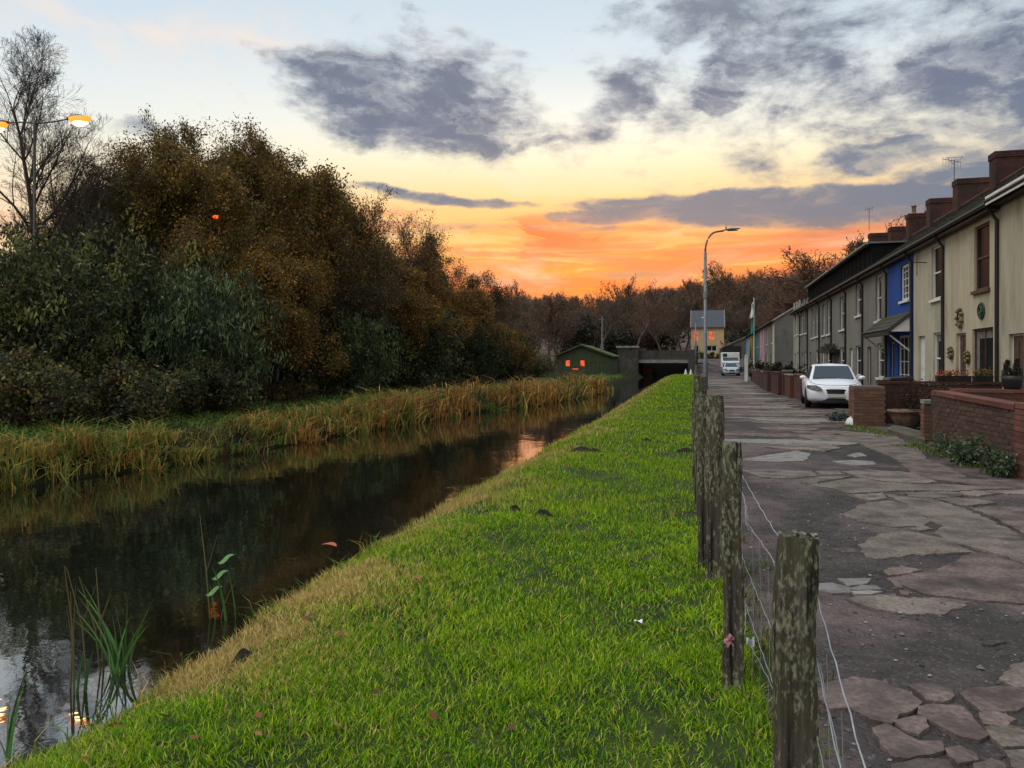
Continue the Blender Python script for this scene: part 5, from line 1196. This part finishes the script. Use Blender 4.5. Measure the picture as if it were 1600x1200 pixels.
# ------------------------------------------------------------------ vehicles
WHITEP = material('white_car_paint', (.66,.68,.72), rough=.22, spec=.6); BLUEP = material('pale_car_paint', (.36,.42,.48), rough=.22, spec=.6)
TYRE = material('tyre', (.016,.016,.016), rough=.8); ALLOY = material('alloy', (.32,.33,.34), rough=.35, metal=.7); LENS = material('headlamp_lens', (.16,.175,.19), (.02,.02,.022), 9, .1, spec=.6)
CARGLASS = material('car_glass', (.018,.03,.036), rough=.05, spec=.8); PLATE = material('number_plate', (.42,.42,.40), rough=.4)
def car(label, loc, rz, paint, name='parked_car', group='cars parked along the lane'):
    t = thing(name, label, 'car', loc, group); OFF[t.name] = (0, 0, 0)
    st = [(-2.14,.30,.50,.60,.50,.58,.40), (-2.10,.24,.58,.68,.70,.74,.52), (-1.98,.19,.66,.77,.82,.84,.62), (-1.75,.17,.74,.85,.87,.885,.68), (-1.4,.16,.82,.93,.885,.90,.72), (-1.0,.16,.88,.99,.89,.90,.74), (-.5,.16,.90,.97,.89,.90,.78), (.4,.16,.92,.98,.89,.90,.78), (1.2,.16,.95,1.0,.89,.89,.78), (1.8,.18,.96,1.02,.87,.87,.74), (2.08,.25,.92,1.0,.80,.82,.66), (2.15,.35,.86,.92,.68,.72,.55)]
    m = MB()
    for (y, zl, zs, zt, wl, ws, wt) in st:
        half = [(0, zl), (wl*.88, zl), (wl, zl+.09), (ws*.985, zl+(zs-zl)*.5), (ws, zl+(zs-zl)*.8), (ws*.975, zs), (wt, zt-.03), (wt*.6, zt), (0, zt+.012)]
        for x, z in half+[(-x, z) for x, z in half[-2:0:-1]]: m.v.append((x, y, z))
    k = 16
    for i in range(len(st)-1):
        for j in range(k): a = i*k; m.f.append((a+j, a+k+j, a+k+(j+1) % k, a+(j+1) % k))
    m.f.append(tuple(range(k))); m.f.append(tuple(range((len(st)-1)*k+k-1, (len(st)-1)*k-1, -1)))
    body = m.build('body', paint, t, smooth=True); b = body.modifiers.new('smooth', 'SUBSURF'); b.levels = b.render_levels = 1
    cs = [(-1.12,.94,.74,.96), (-.42,1.37,.60,1.40), (-.2,1.43,.585,1.465), (.4,1.455,.585,1.49), (1.1,1.42,.575,1.455), (1.62,1.34,.55,1.37), (1.95,.98,.68,1.0)]
    c = MB()
    for (y, z, w, zc) in cs:
        wb = min(.80, .80); zb = .90+.04*(y+1.1)/3
        for x, q in ((-wb*(.97 if y > -1 else .94), zb), (-w-.02, z-.03), (-w+.04, z), (0, zc), (w-.04, z), (w+.02, z-.03), (wb*(.97 if y > -1 else .94), zb)): c.v.append((x, y, q))
    for i in range(len(cs)-1):
        for j in range(6): a = i*7; c.f.append((a+j, a+7+j, a+8+j, a+1+j))
    c.f.append(tuple(range(7))); c.f.append(tuple(range(6*7+6, 6*7-1, -1))); c.build('cabin', paint, t, smooth=False)
    MB().grid(lambda u, v: ((-.66+1.32*u)*(1-.19*v), -1.10+.66*v-.03*(1-(2*u-1)**2)-.02, .955+.435*v+.012), 8, 4).build('windscreen', CARGLASS, t, smooth=True)
    MB().quad((-.5, 1.67, 1.33), (.5, 1.67, 1.33), (.62, 1.955, 1.03), (-.62, 1.955, 1.03)).build('rear_window', CARGLASS, t)
    for s in (-1, 1):
        MB().quad((s*.795, -.72, .98), (s*.625, -.26, 1.36), (s*.615, .35, 1.40), (s*.79, .35, .985)).build('side_window', CARGLASS, t); MB().quad((s*.79, .42, .985), (s*.615, .42, 1.40), (s*.61, 1.1, 1.37), (s*.74, 1.5, 1.05)).build('side_window', CARGLASS, t)
        mr = MB().grid(lambda u, v: (s*(.95+.11*math.cos(6.283*v)*math.sin(math.pi*min(.99, max(.01, u)))**.5), -.72-.08+.16*u, 1.0+.075*math.sin(6.283*v)*math.sin(math.pi*min(.99, max(.01, u)))**.5), 8, 10).tube([(s*.80, -.72, .95), (s*.9, -.72, .98)], .03, 6).build('wing_mirror', paint, t, smooth=True)
        hl = MB().grid(lambda u, v: (s*(.42+.45*u), -2.195+.20*u**2.2+.25*u**12+.05*v, .60+.05*u+.17*v*(1-.35*u)*min(1, .35+u*1.6)), 10, 4)
        hl.grid(lambda u, v: (s*(.42+.45*u), -2.145+.20*u**2.2+.25*u**12+.22*v, .60+.05*u+.17*(1-.35*u)*min(1, .35+u*1.6)), 10, 2); hl.build('headlight', LENS, t, smooth=True)
        MB().grid(lambda u, v: (s*(.50+.24*u), -2.125+.10*u, .335+.01*u+.08*v), 4, 2).build('fog_light', BLACK, t)
        MB().box((s*.905, -.16, .3), (s*.908, -.15, .92)).box((s*.905, .60, .3), (s*.908, .61, .92)).build('door_seam', BLACK, t); MB().box((s*.905, .38, .82), (s*.925, .55, .85)).build('door_handle', paint, t)
        for yy in (-1.33, 1.32):
            MB().lathe([(.40, 0), (.405, .012)], (0, 0, 0), 24)
            ar = MB(); n = 24; ar.v = [(s*.899, yy+.37*math.cos(6.283*i/n), .325+.37*math.sin(6.283*i/n)) for i in range(n)]+[(s*.80, yy+.37*math.cos(6.283*i/n), .325+.37*math.sin(6.283*i/n)) for i in range(n)]; ar.f = [tuple(range(n))]+[(i, (i+1) % n, n+(i+1) % n, n+i) for i in range(n)]
            ar.build('wheel_arch', BLACK, t)
            w = MB(); prof = [(.20, -.10), (.29, -.10), (.32, -.07), (.325, 0), (.32, .07), (.29, .10), (.20, .10)]; n = 24
            for r_, o_ in prof:
                for i in range(n): a = 6.283*i/n; w.v.append((s*.815+o_, yy+r_*math.cos(a), .325+r_*math.sin(a)))
            for q in range(len(prof)-1):
                for i in range(n): w.f.append((q*n+i, q*n+(i+1) % n, q*n+n+(i+1) % n, q*n+n+i))
            tw = w.build('wheel', TYRE, t, smooth=True)
            rm = MB()
            for i in range(7):
                a = 6.283*i/7; rm.prism([(yy+.03*math.cos(a+1.57), .325+.03*math.sin(a+1.57)), (yy+.2*math.cos(a+.14), .325+.2*math.sin(a+.14)), (yy+.2*math.cos(a-.14), .325+.2*math.sin(a-.14)), (yy+.03*math.cos(a-1.57), .325+.03*math.sin(a-1.57))], 0, s*.88, s*.905)
            rm.build('rim', ALLOY, tw)
    MB().grid(lambda u, v: (-.37+.74*u, -2.165+.06*(2*u-1)**2, .56-.085*math.sqrt(max(0, 1-(2*u-1)**4))+.17*v*math.sqrt(max(0, 1-(2*u-1)**4))), 14, 3).build('grille', BLACK, t, smooth=True)
    MB().grid(lambda u, v: (-.64+1.28*u, -2.155+.13*(2*u-1)**2, .27-.06*math.sqrt(max(0, 1-(2*u-1)**6))+.13*v*math.sqrt(max(0, 1-(2*u-1)**6))), 16, 3).build('air_intake', BLACK, t, smooth=True)
    MB().tube([(-.80, -1.12, .945), (-.74, -1.7, .875), (-.62, -2.0, .80), (-.3, -2.10, .77), (.3, -2.10, .77), (.62, -2.0, .80), (.74, -1.7, .875), (.80, -1.12, .945)], .007, 4).build('bonnet_seam', BLACK, t)
    MB().box((-.26, -2.185, .375), (.26, -2.165, .485)).build('number_plate', PLATE, t)
    MB().tube([(-.55, -1.14, .985), (.1, -1.12, .995)], .01, 4).build('wiper', BLACK, t)
    t.rotation_euler = (0, 0, rz); return t
fx_, fy_ = px(1277, 25.4)
car1 = car('white hatchback parked half behind the orange brick pier', (fx_+.72, fy_+2.1, .0), math.radians(-4), WHITEP)
x, y = px(1140, 84)
car2 = car('small pale blue car parked farther up the lane before the white van', (x+.15, y+2, .0), math.radians(2), BLUEP)
def van():
    x, y = px(1140, 95); z = rise(y); t = thing('white_van', 'white box van parked behind the pale blue car', 'van', (x, y, z))
    MB().box((x-1.0, y, z+.45), (x+1.2, y+3.4, z+2.3)).build('cargo_box', WHITE, t, bevel=.06); MB().prism([(y-1.3, z+.4), (y-1.3, z+1.15), (y-.5, z+1.25), (y-.02, z+1.65), (y-.02, z+.4)], 0, x-.95, x+1.15).build('cab', WHITE, t, bevel=.05)
    MB().quad((x-.85, y-.54, z+1.33), (x+1.05, y-.54, z+1.33), (x+1.0, y-.06, z+1.66), (x-.8, y-.06, z+1.66)).build('windscreen', CARGLASS, t); MB().box((x-.8, y-.012, z+1.75), (x-.3, y-.004, z+2.15)).build('roof_badge', BLACK, t)
    for s in (x-.85, x+1.05):
        for yy in (y-.6, y+2.5): MB().tube([(s-.1, yy, z+.36), (s+.1, yy, z+.36)], .36, 14).build('wheel', TYRE, t)
van()
# ------------------------------------------------------------------ far buildings and canal structures
REFLGLOW = emit('window_reflection_glow', (1, .13, .035), .8)  # orange reflection in the panes, put in as emission
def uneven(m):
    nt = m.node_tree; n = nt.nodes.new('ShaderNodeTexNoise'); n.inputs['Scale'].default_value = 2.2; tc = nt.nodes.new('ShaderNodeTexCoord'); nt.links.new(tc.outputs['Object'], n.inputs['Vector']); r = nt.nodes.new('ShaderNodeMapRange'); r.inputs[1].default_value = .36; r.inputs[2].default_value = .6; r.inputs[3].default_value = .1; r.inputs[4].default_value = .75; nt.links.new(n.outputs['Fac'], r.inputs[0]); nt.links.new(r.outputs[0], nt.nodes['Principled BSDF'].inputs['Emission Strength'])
uneven(REFLGLOW)
REDROOF = material('red_tile', (.085,.028,.022), (.13,.04,.03), 3, .9, .4, 20)
def far_terrace():
    FX2 = 6.6; names = [('cream', (.36,.33,.25), 78, 84.5), ('grey', (.15,.14,.125), 84.5, 91), ('pink', (.36,.19,.24), 91, 98), ('dark green', (.03,.12,.09), 98, 105), ('dark brown', (.05,.04,.035), 105, 113), ('yellow', (.36,.27,.05), 113, 122), ('light blue', (.13,.26,.42), 122, 132)]
    for i, (n, c, a, b) in enumerate(names):
        t = thing('terraced_house', n+' painted house in the red roofed far terrace', 'house', (FX2, (a+b)/2, 0), 'houses of the far terrace'); z = 5.55; zr = 8.1; rx = 10.6
        m = MB(); w = [(a+2, a+3.2, 3.4, 4.9), (a+2, a+3.2, .9, 2.5), (b-2.2, b-1.2, .05, 2.3)]; facade(m, FX2, a+.004, b-.004, -.2, z, w)
        m.quad((FX2, a+.004, -.2), (14.5, a+.004, -.2), (14.5, a+.004, z), (rx, a+.004, zr-.05), (FX2, a+.004, z)); m.quad((FX2, b-.004, z), (rx, b-.004, zr-.05), (14.5, b-.004, z), (14.5, b-.004, -.2), (FX2, b-.004, -.2))
        m.build('wall', material(n.replace(' ', '_')+'_paint', c, tuple(v*.8 for v in c), 1, .85, .2) if i else GREYR[3], t)
        if i == 0:   # pale front face and verge of the gable end house
            mf = MB(); mf.box((FX2-.03, a, -.2), (FX2-.006, b, .7)); mf.build('plinth', CONC, t); MB().prism([(FX2-.03, .7), (FX2-.006, .7), (FX2-.006, z), (FX2-.03, z)], 1, a, a+2).build('pale_front', material('cream_front', (.36,.33,.25), rough=.9), t)
            MB().tube([(FX2-.25, a-.05, z-.1), (rx, a-.05, zr+.02)], .09, 6).build('verge', CONC, t); MB().box((8.6, a-.03, 6.3), (9.0, a, 6.5)).build('vent', WHITE, t)
        for q in w[:2]: window(t, FX2, *q, sill=WHITE)
        door(t, FX2, *w[2], BROWNP)
        r = MB().prism([(FX2-.25, z-.12), (rx, zr), (14.8, z-.12), (14.8, z), (rx, zr+.12), (FX2-.25, z)], 1, a, b).build('roof', REDROOF, t)
        MB().tube([(FX2-.3, a, z-.1), (FX2-.3, b, z-.1)], .07, 6).build('gutter', BLACK, t)
        if i in (1, 3, 5): brick_stack('chimney', BRICKD, t, 10.1, 11.1, b-.4, b+.3, 7.6, 9.1)
far_terrace()
def slate_house():
    d = 128; xa, y = px(1080, d); xb, _ = px(1131, d); z0 = hill_z(xa, y)-.3; ze = zp(512, d); zr = zp(487, d)+.2; t = thing('detached_house', 'cream house with steep slate roof and red reflecting upper windows across the bridge', 'house', ((xa+xb)/2, y, z0))
    P = lambda p: px(p, d)[0]
    m = MB(); W = [(P(1084), P(1091), zp(533, d), zp(516, d)), (P(1107), P(1116), zp(531, d), zp(517, d)), (P(1084), P(1092), zp(553, d), zp(540, d)), (P(1104), P(1120), zp(549, d), zp(540, d))]
    xs = sorted({xa, xb, *[v for w in W for v in w[:2]]}); zs = sorted({z0-1, ze, *[v for w in W for v in w[2:]]})
    for a, b in zip(xs, xs[1:]):
        for c, e in zip(zs, zs[1:]):
            if not any(w[0] <= a and b <= w[1] and w[2] <= c and e <= w[3] for w in W): m.quad((a, y, c), (b, y, c), (b, y, e), (a, y, e))
    for a, b, c, e in W: m.quad((a, y, c), (a, y, e), (a, y+.2, e), (a, y+.2, c)); m.quad((b, y, c), (b, y+.2, c), (b, y+.2, e), (b, y, e)); m.quad((a, y, e), (b, y, e), (b, y+.2, e), (a, y+.2, e)); m.quad((a, y+.2, c), (a, y+.2, e), (b, y+.2, e), (b, y+.2, c))
    m.quad((xa, y, z0-1), (xa, y, ze), (xa, y+3.5, zr), (xa, y+7, ze), (xa, y+7, z0-1)); m.quad((xb, y, z0-1), (xb, y+7, z0-1), (xb, y+7, ze), (xb, y+3.5, zr), (xb, y, ze)); m.quad((xa, y+7, z0-1), (xa, y+7, ze), (xb, y+7, ze), (xb, y+7, z0-1))
    m.build('wall', material('buff_stone', (.56,.41,.22), (.46,.34,.18), 2, .9, .3), t)
    r = MB().prism([(y-.25, ze-.1), (y+3.5, zr), (y+7.25, ze-.1), (y+7.25, ze+.05), (y+3.5, zr+.2), (y-.25, ze+.05)], 0, xa-.1, xb+.1).build('roof', material('blue_slate', (.045,.05,.065), (.065,.07,.085), 4, .7, .3), t)
    for x in (xa-.16, xb+.04): MB().prism([(y-.3, ze-.15), (y+3.5, zr-.05), (y+3.5, zr+.28), (y-.3, ze+.1)], 0, x, x+.13).build('bargeboard', CONC, r)
    for i, (a, b, c, e) in enumerate(W):
        f = MB().box((a, y+.1, c), (a+.1, y+.16, e)).box((b-.1, y+.1, c), (b, y+.16, e)).box((a+.1, y+.1, e-.1), (b-.1, y+.16, e)).box((a+.1, y+.1, c), (b-.1, y+.16, c+.1)).box(((a+b)/2-.04, y+.11, c+.1), ((a+b)/2+.04, y+.15, e-.1)).build('window', WHITE, t)
        MB().box((a+.05, y+.162, c+.05), (b-.05, y+.18, e-.05)).build('pane', REFLGLOW if i < 2 else GLASS, f)
    MB().prism([(P(1131), z0-1), (P(1150), z0-1), (P(1150), zp(540, d)), (P(1131), zp(528, d))], 1, y+1, y+5).build('side_extension', MATS['buff_stone'], t)
slate_house()
hb_ = shrub_meshes(75, 4, 1.5, EVG, 200, 10, .3)
for p, d, s, lb in ((1110, 118, .9, 'clipped dark hedge before the slate roofed house'), (1068, 112, 1.0, 'dark hedge on the far side of the bridge')):
    x, y = px(p, d); plant('front_hedge', lb, 'hedge', (('stems', hb_[0]), ('foliage', hb_[1])), (x, y, hill_z(x, y)-.2), s)
def gable_shed():
    d = 110; x, y = px(1142, d); z = hill_z(x, y) if y > 104 else rise(y); t = thing('garage', 'low gabled garage behind the white van', 'garage', (x, y, z)); zt = zp(528, d)
    MB().quad((x-1.5, y, z-.5), (x+2, y, z-.5), (x+2, y, zt), (x-1.5, y, zt-1.6)).box((x-1.5, y+.01, z-.5), (x+2, y+5, zt-1.7)).build('wall', GREYR[3], t); MB().prism([(x-1.7, zt-1.65), (x+2, zt+.05), (x+2, zt+.2), (x-1.7, zt-1.5)], 1, y-.2, y+5).build('roof', CONC, t); MB().box((x-1.2, y-.02, z), (x+1.4, y+.005, z+1.9)).build('door', BLACK, t)
gable_shed()
def flag():
    x, y = px(1178, 72); x2, z0 = x, 0; H = zp(470, 72); t = thing('flag_pole', 'flag pole with a limp white and green flag beside the far terrace', 'flag', (x, y, 0)); MB().lathe([(.05, 0), (.035, H+.3)], (x, y, 0), 8).build('pole', WHITE, t)
    def f(a, b):
        def g(u, v): return (x-.05-.34*u*(.45+.55*v)-.05*math.sin(6*v+3*u), y-.06+.16*math.sin(7*u+3*v), H-.1-(a+(b-a)*v)*2.9-.25*u)
        return g
    MB().grid(f(0, .48), 8, 8).build('white_band', material('white_cloth', (.55,.58,.56), rough=.9), t, smooth=True); MB().grid(f(.48, 1), 8, 8).build('green_band', material('green_cloth', (.02,.17,.13), rough=.9), t, smooth=True)
    x, y = px(1166, 60); t = thing('gate_post', 'white painted square post at the lane side before the far terrace', 'post', (x, y, 0)); MB().box((x-.12, y-.12, 0), (x+.12, y+.12, zp(556, 60))).build('shaft', WHITE, t, bevel=.01); MB().prism([(x-.15, zp(556, 60)), (x+.15, zp(556, 60)), (x, zp(556, 60)+.12)], 1, y-.15, y+.15).build('cap', WHITE, t)
flag()
plant('dark_hedge', 'tall black looking hedge before the brown gable wall', 'hedge', (('stems', hb_[0]), ('foliage', hb_[1])), (5.6, 66, -.1), (.85, 1, 1.1), 0, None, (.4, .4, .4))
plant('dark_hedge', 'low black looking hedge in the garden beyond the red walls', 'hedge', (('stems', hb_[0]), ('foliage', hb_[1])), (5.3, 54, -.1), (.6, 1.4, .95), 0, None, (.4, .4, .4))
def shed():
    d = 78; P = lambda p: px(p, d)[0]; y = px(910, d)[1]; a, b, c = P(868), P(954), P(908); ze = zp(556, d); zr = zp(540, d); z0 = -.3; D = 7.5
    t = thing('green_shed', 'low green boarded shed with mossy roof and two orange reflecting windows by the water', 'shed', (c, y, 0)); green = material('green_boards', (.035,.045,.022), (.055,.065,.035), 3, .85, .3)
    W = [(P(881.5), P(890.5), zp(572, d), zp(562, d)), (P(905.5), P(914.5), zp(572, d), zp(562, d)), (P(891.5), P(904), zp(577.5, d), zp(574.5, d))]
    xs = sorted({a, b, *[v for w in W for v in w[:2]]}); zs = sorted({z0, ze, *[v for w in W for v in w[2:]]}); m = MB()
    for p, q in zip(xs, xs[1:]):
        for u, v in zip(zs, zs[1:]):
            if not any(w[0] <= p and q <= w[1] and w[2] <= u and v <= w[3] for w in W): m.quad((p, y, u), (q, y, u), (q, y, v), (p, y, v))
    m.quad((a, y, ze), (b, y, ze), (c, y, zr-.05)); m.quad((b, y, z0), (b, y+D, z0), (b, y+D, ze), (b, y, ze)); m.quad((a, y, z0), (a, y, ze), (a, y+D, ze), (a, y+D, z0)); m.build('wall', green, t)
    x = a+.15
    while x < b: 
        o_ = MB().box((x, y-.03, z0+.75 if x > P(880) and x < P(916) else z0), (x+.05, y-.002, ze+.0)); 
        if not any(w[0]-.06 < x < w[1]+.01 for w in W): o_.build('board', green, t)
        x += .42
    roof = MB().prism([(a-.3, ze-.12), (c, zr), (b+.3, ze-.12), (b+.3, ze), (c, zr+.13), (a-.3, ze)], 1, y-.3, y+D).build('roof', material('mossy_felt', (.05,.06,.025), (.075,.085,.035), 2, .9, .3), t)
    MB().prism([(c, zr+.132), (b+.32, ze+.002), (b+.32, ze+.06), (c, zr+.2)], 1, y-.33, y-.05).build('moss_verge', material('bright_moss', (.17,.21,.06), (.11,.15,.04), 8, .9), roof)
    for w in W:
        f = MB().box((w[0], y+.03, w[2]), (w[0]+.07, y+.09, w[3])).box((w[1]-.07, y+.03, w[2]), (w[1], y+.09, w[3])).box((w[0]+.07, y+.03, w[3]-.06), (w[1]-.07, y+.09, w[3])).build('window', BROWNP, t); MB().box((w[0], y+.095, w[2]), (w[1], y+.11, w[3])).build('pane', REFLGLOW, f)
shed()
def bridge():
    y = 95.8; P = lambda p, d=97.: px(p, d)[0]; d = 97.; ZA, ZB, ZC = zp(548, d), zp(562, d), zp(567, d); t = thing('canal_bridge', 'flat dark beam bridge carrying a road over the canal', 'bridge', (P(1040), y, 0)); st = material('dark_stone', (.045,.04,.034), (.075,.066,.055), 2, .9, .5, 12, c3=(.03,.03,.022), s3=.8)
    MB().box((P(1000), y, ZB), (P(1083), y+.5, ZA)).build('parapet', st, t); MB().box((P(998), y-.12, ZC), (P(1083), y+.6, ZB-.01)).build('beam', CONC, t); MB().box((P(985), y+.5, ZC+.02), (P(1090), y+8, ZB)).build('deck', st, t); MB().box((P(998), y+7.5, ZB), (P(1083), y+8, ZA)).build('parapet', st, t)
    MB().box((P(968), y-.6, -.6), (P(1000), y+8, zp(544, d))).build('abutment', st, t); MB().box((P(966), y-.72, zp(544, d)), (P(1001), y+.4, zp(541, d))).build('abutment_cap', CONC, t); MB().box((P(1076), y-.4, -.5), (P(1087), y+8, zp(547, d))).build('abutment', st, t)
    MB().box((P(950), y-.9, -.6), (P(968), y+1, zp(556, d))).build('wing_wall', st, t); MB().box((P(948), y-1.6, -.6), (P(1004), y-.65, zp(586, d))).build('landing', CONC, t)
    MB().box((P(1000)-2, y+9, -.6), (P(1083)+2, y+9.3, ZC)).build('stand_in_back_wall', BLACK, t)  # black sheet closing the opening, standing in for the dark beyond
bridge()
def boat():
    d = 99; x, y = px(1012, d); t = thing('moored_boat', 'boat with a red end panel moored in the shadow under the bridge', 'boat', (x, y, WZ)); RED = material('red_paint', (.35,.025,.03), (.28,.02,.025), 3, .5); z = WZ
    MB().prism([(x-.7, z+.55), (x-.55, z-.1), (x+.55, z-.1), (x+.7, z+.55)], 1, y, y+5).build('hull', BLACK, t); n = 14; MB().prism([(x+.62*math.cos(6.283*k/n), z+.95+.42*math.sin(6.283*k/n)) for k in range(n)], 1, y-.05, y+.02).build('end_panel', RED, t); MB().box((x-.6, y+.03, z+.55), (x+.6, y+3.5, z+1.25)).build('cabin', BLACK, t)
boat()
def small_things():
    for p, lb in ((1071.5, 'white bird shape nearer the canal at the end of the grass'), (1079.5, 'white bird shape nearer the fence at the end of the grass')):
        d = 90; x, y = px(p, d); z = lawn_z(x, y); t = thing('marker_cone', lb.replace('bird shape', 'cone marker'), 'marker', (x, y, z), 'white markers at the end of the grass'); MB().lathe([(.25, 0), (.25, .06)], (x, y, z), 10).build('base', WHITE, t); MB().lathe([(.2, .06), (.03, .72)], (x, y, z), 10).build('cone', WHITE, t)
    d = 82; x, y = px(941, d); z = far_z(x, y); t = thing('utility_pole', 'slim grey wooden utility pole beside the green shed', 'pole', (x, y, z)); MB().lathe([(.12, 0), (.085, zp(494, d)-z)], (x, y, z), 8).build('shaft', BARKP, t); MB().box((x-.35, y-.05, zp(500, d)), (x+.35, y+.05, zp(500, d)+.08)).build('crossarm', BARKP, t)
    x, y = gd(997, 978); tag(MB().grid(lambda u, v: (x-.02+.045*u, y-.02+.04*v, lawn_z(x, y)+.045+.006*math.sin(5*u+3*v)), 5, 5).build('paper_scrap', WHITE, loc=(x, y, 0)), 'small white scrap of paper lying on the grass', 'litter')
    x, y = gd(517, 852, WZ); tag(MB().grid(lambda u, v: (x-.09+.18*u, y-.05+.1*v*(1-abs(2*u-1)**2), WZ+.012+.01*math.sin(4*u)), 8, 4).build('floating_leaf', material('orange_leaf', (.36,.10,.04), rough=.6), loc=(x, y, WZ)), 'orange leaf floating on the dark water near the bank', 'leaf')
small_things()
# iris clumps rooted at the near bank
def iris(label, p, q, hts, seed, lean=.25, stalks=0, broad=0):
    r = random.Random(seed); x, y = gd(p, q, -.28); z = -.42; t = thing('iris_clump', label, 'plant', (x, y, z), 'water plants on the near bank'); gm = MATS.get('iris_green') or material('iris_green', (.05,.14,.022), (.08,.19,.035), 4, .5, spec=.4)
    for h in hts:
        a = r.random()*6.28; l = lean*r.uniform(.3, 1.3); h *= .82; w = r.uniform(.013, .021)*(1 if not broad else 1); bx, by = x+r.uniform(-.07, .07), y+r.uniform(-.05, .05); m = MB(); n = 7; ca, sa = math.cos(a), math.sin(a); tw = r.random()*3.14
        for i in range(n+1):
            s = i/n; k = l*s*s*h; ww = w*(1-s**2.5)*.5+.0006; cx, cy, cz = bx+ca*(k+.1*l*s), by+sa*(k+.1*l*s), z+h*s*(1-.12*l*s); ux, uy = math.cos(tw), math.sin(tw); m.v += [(cx-ux*ww, cy-uy*ww, cz), (cx+uy*ww*.3, cy-ux*ww*.3, cz), (cx+ux*ww, cy+uy*ww, cz)]
        for i in range(n):
            for j in range(2): q0 = 3*i+j; m.f.append((q0, q0+1, q0+4, q0+3))
        m.build('leaf', gm, t, smooth=True)
    st = MATS.get('dry_stalk') or material('dry_stalk', (.10,.10,.03), (.14,.10,.05), 5, .8)
    for k in range(stalks):
        a = r.random()*6.28; h = r.uniform(.6, .85); bx, by = x-.12+r.uniform(-.08, .08), y+r.uniform(-.06, .06); MB().tube([(bx, by, z), (bx+.05*math.cos(a), by, z+h*.5), (bx+.16*math.cos(a), by+.05*math.sin(a), z+h)], [.006, .005, .002], 5).tube([(bx+.05*math.cos(a), by, z+h*.5), (bx-.08*math.cos(a), by, z+h*.85)], [.004, .0015], 4).build('stalk', st, t)
    for k in range(broad):
        c = (x-.05+.05*k, y-.05, z+.3+.12*k); MB().grid(lambda u, v: (c[0]+.10*(u-.5), c[1]+.06*(v-.5)+.02*math.sin(3*u), c[2]+.05*(u-.5)+.055*(v-.5)*(1-(2*u-1)**2)**.7*(1.3-u)), 6, 4).build('broad_leaf', gm, t, smooth=True)
iris('tall green iris clump with spreading blades at the water edge', 185, 1035, [.5, .58, .42, .66, .52, .47, .6, .62, .7, .75, .55, .68, .5, .72, .6, .45, .66], 1, .38, 3)
iris('small green iris with round leaves farther up the bank', 350, 955, [.5, .62, .55, .4], 2, .3, 1, 3)
iris('iris blades rising in the bottom corner of the bank', 5, 1165, [.5, .72, .6, .66, .45, .4], 3, .2, 1)
iris('few thin iris blades between the two bigger clumps', 140, 1062, [.4, .45, .3], 4, .3, 2)
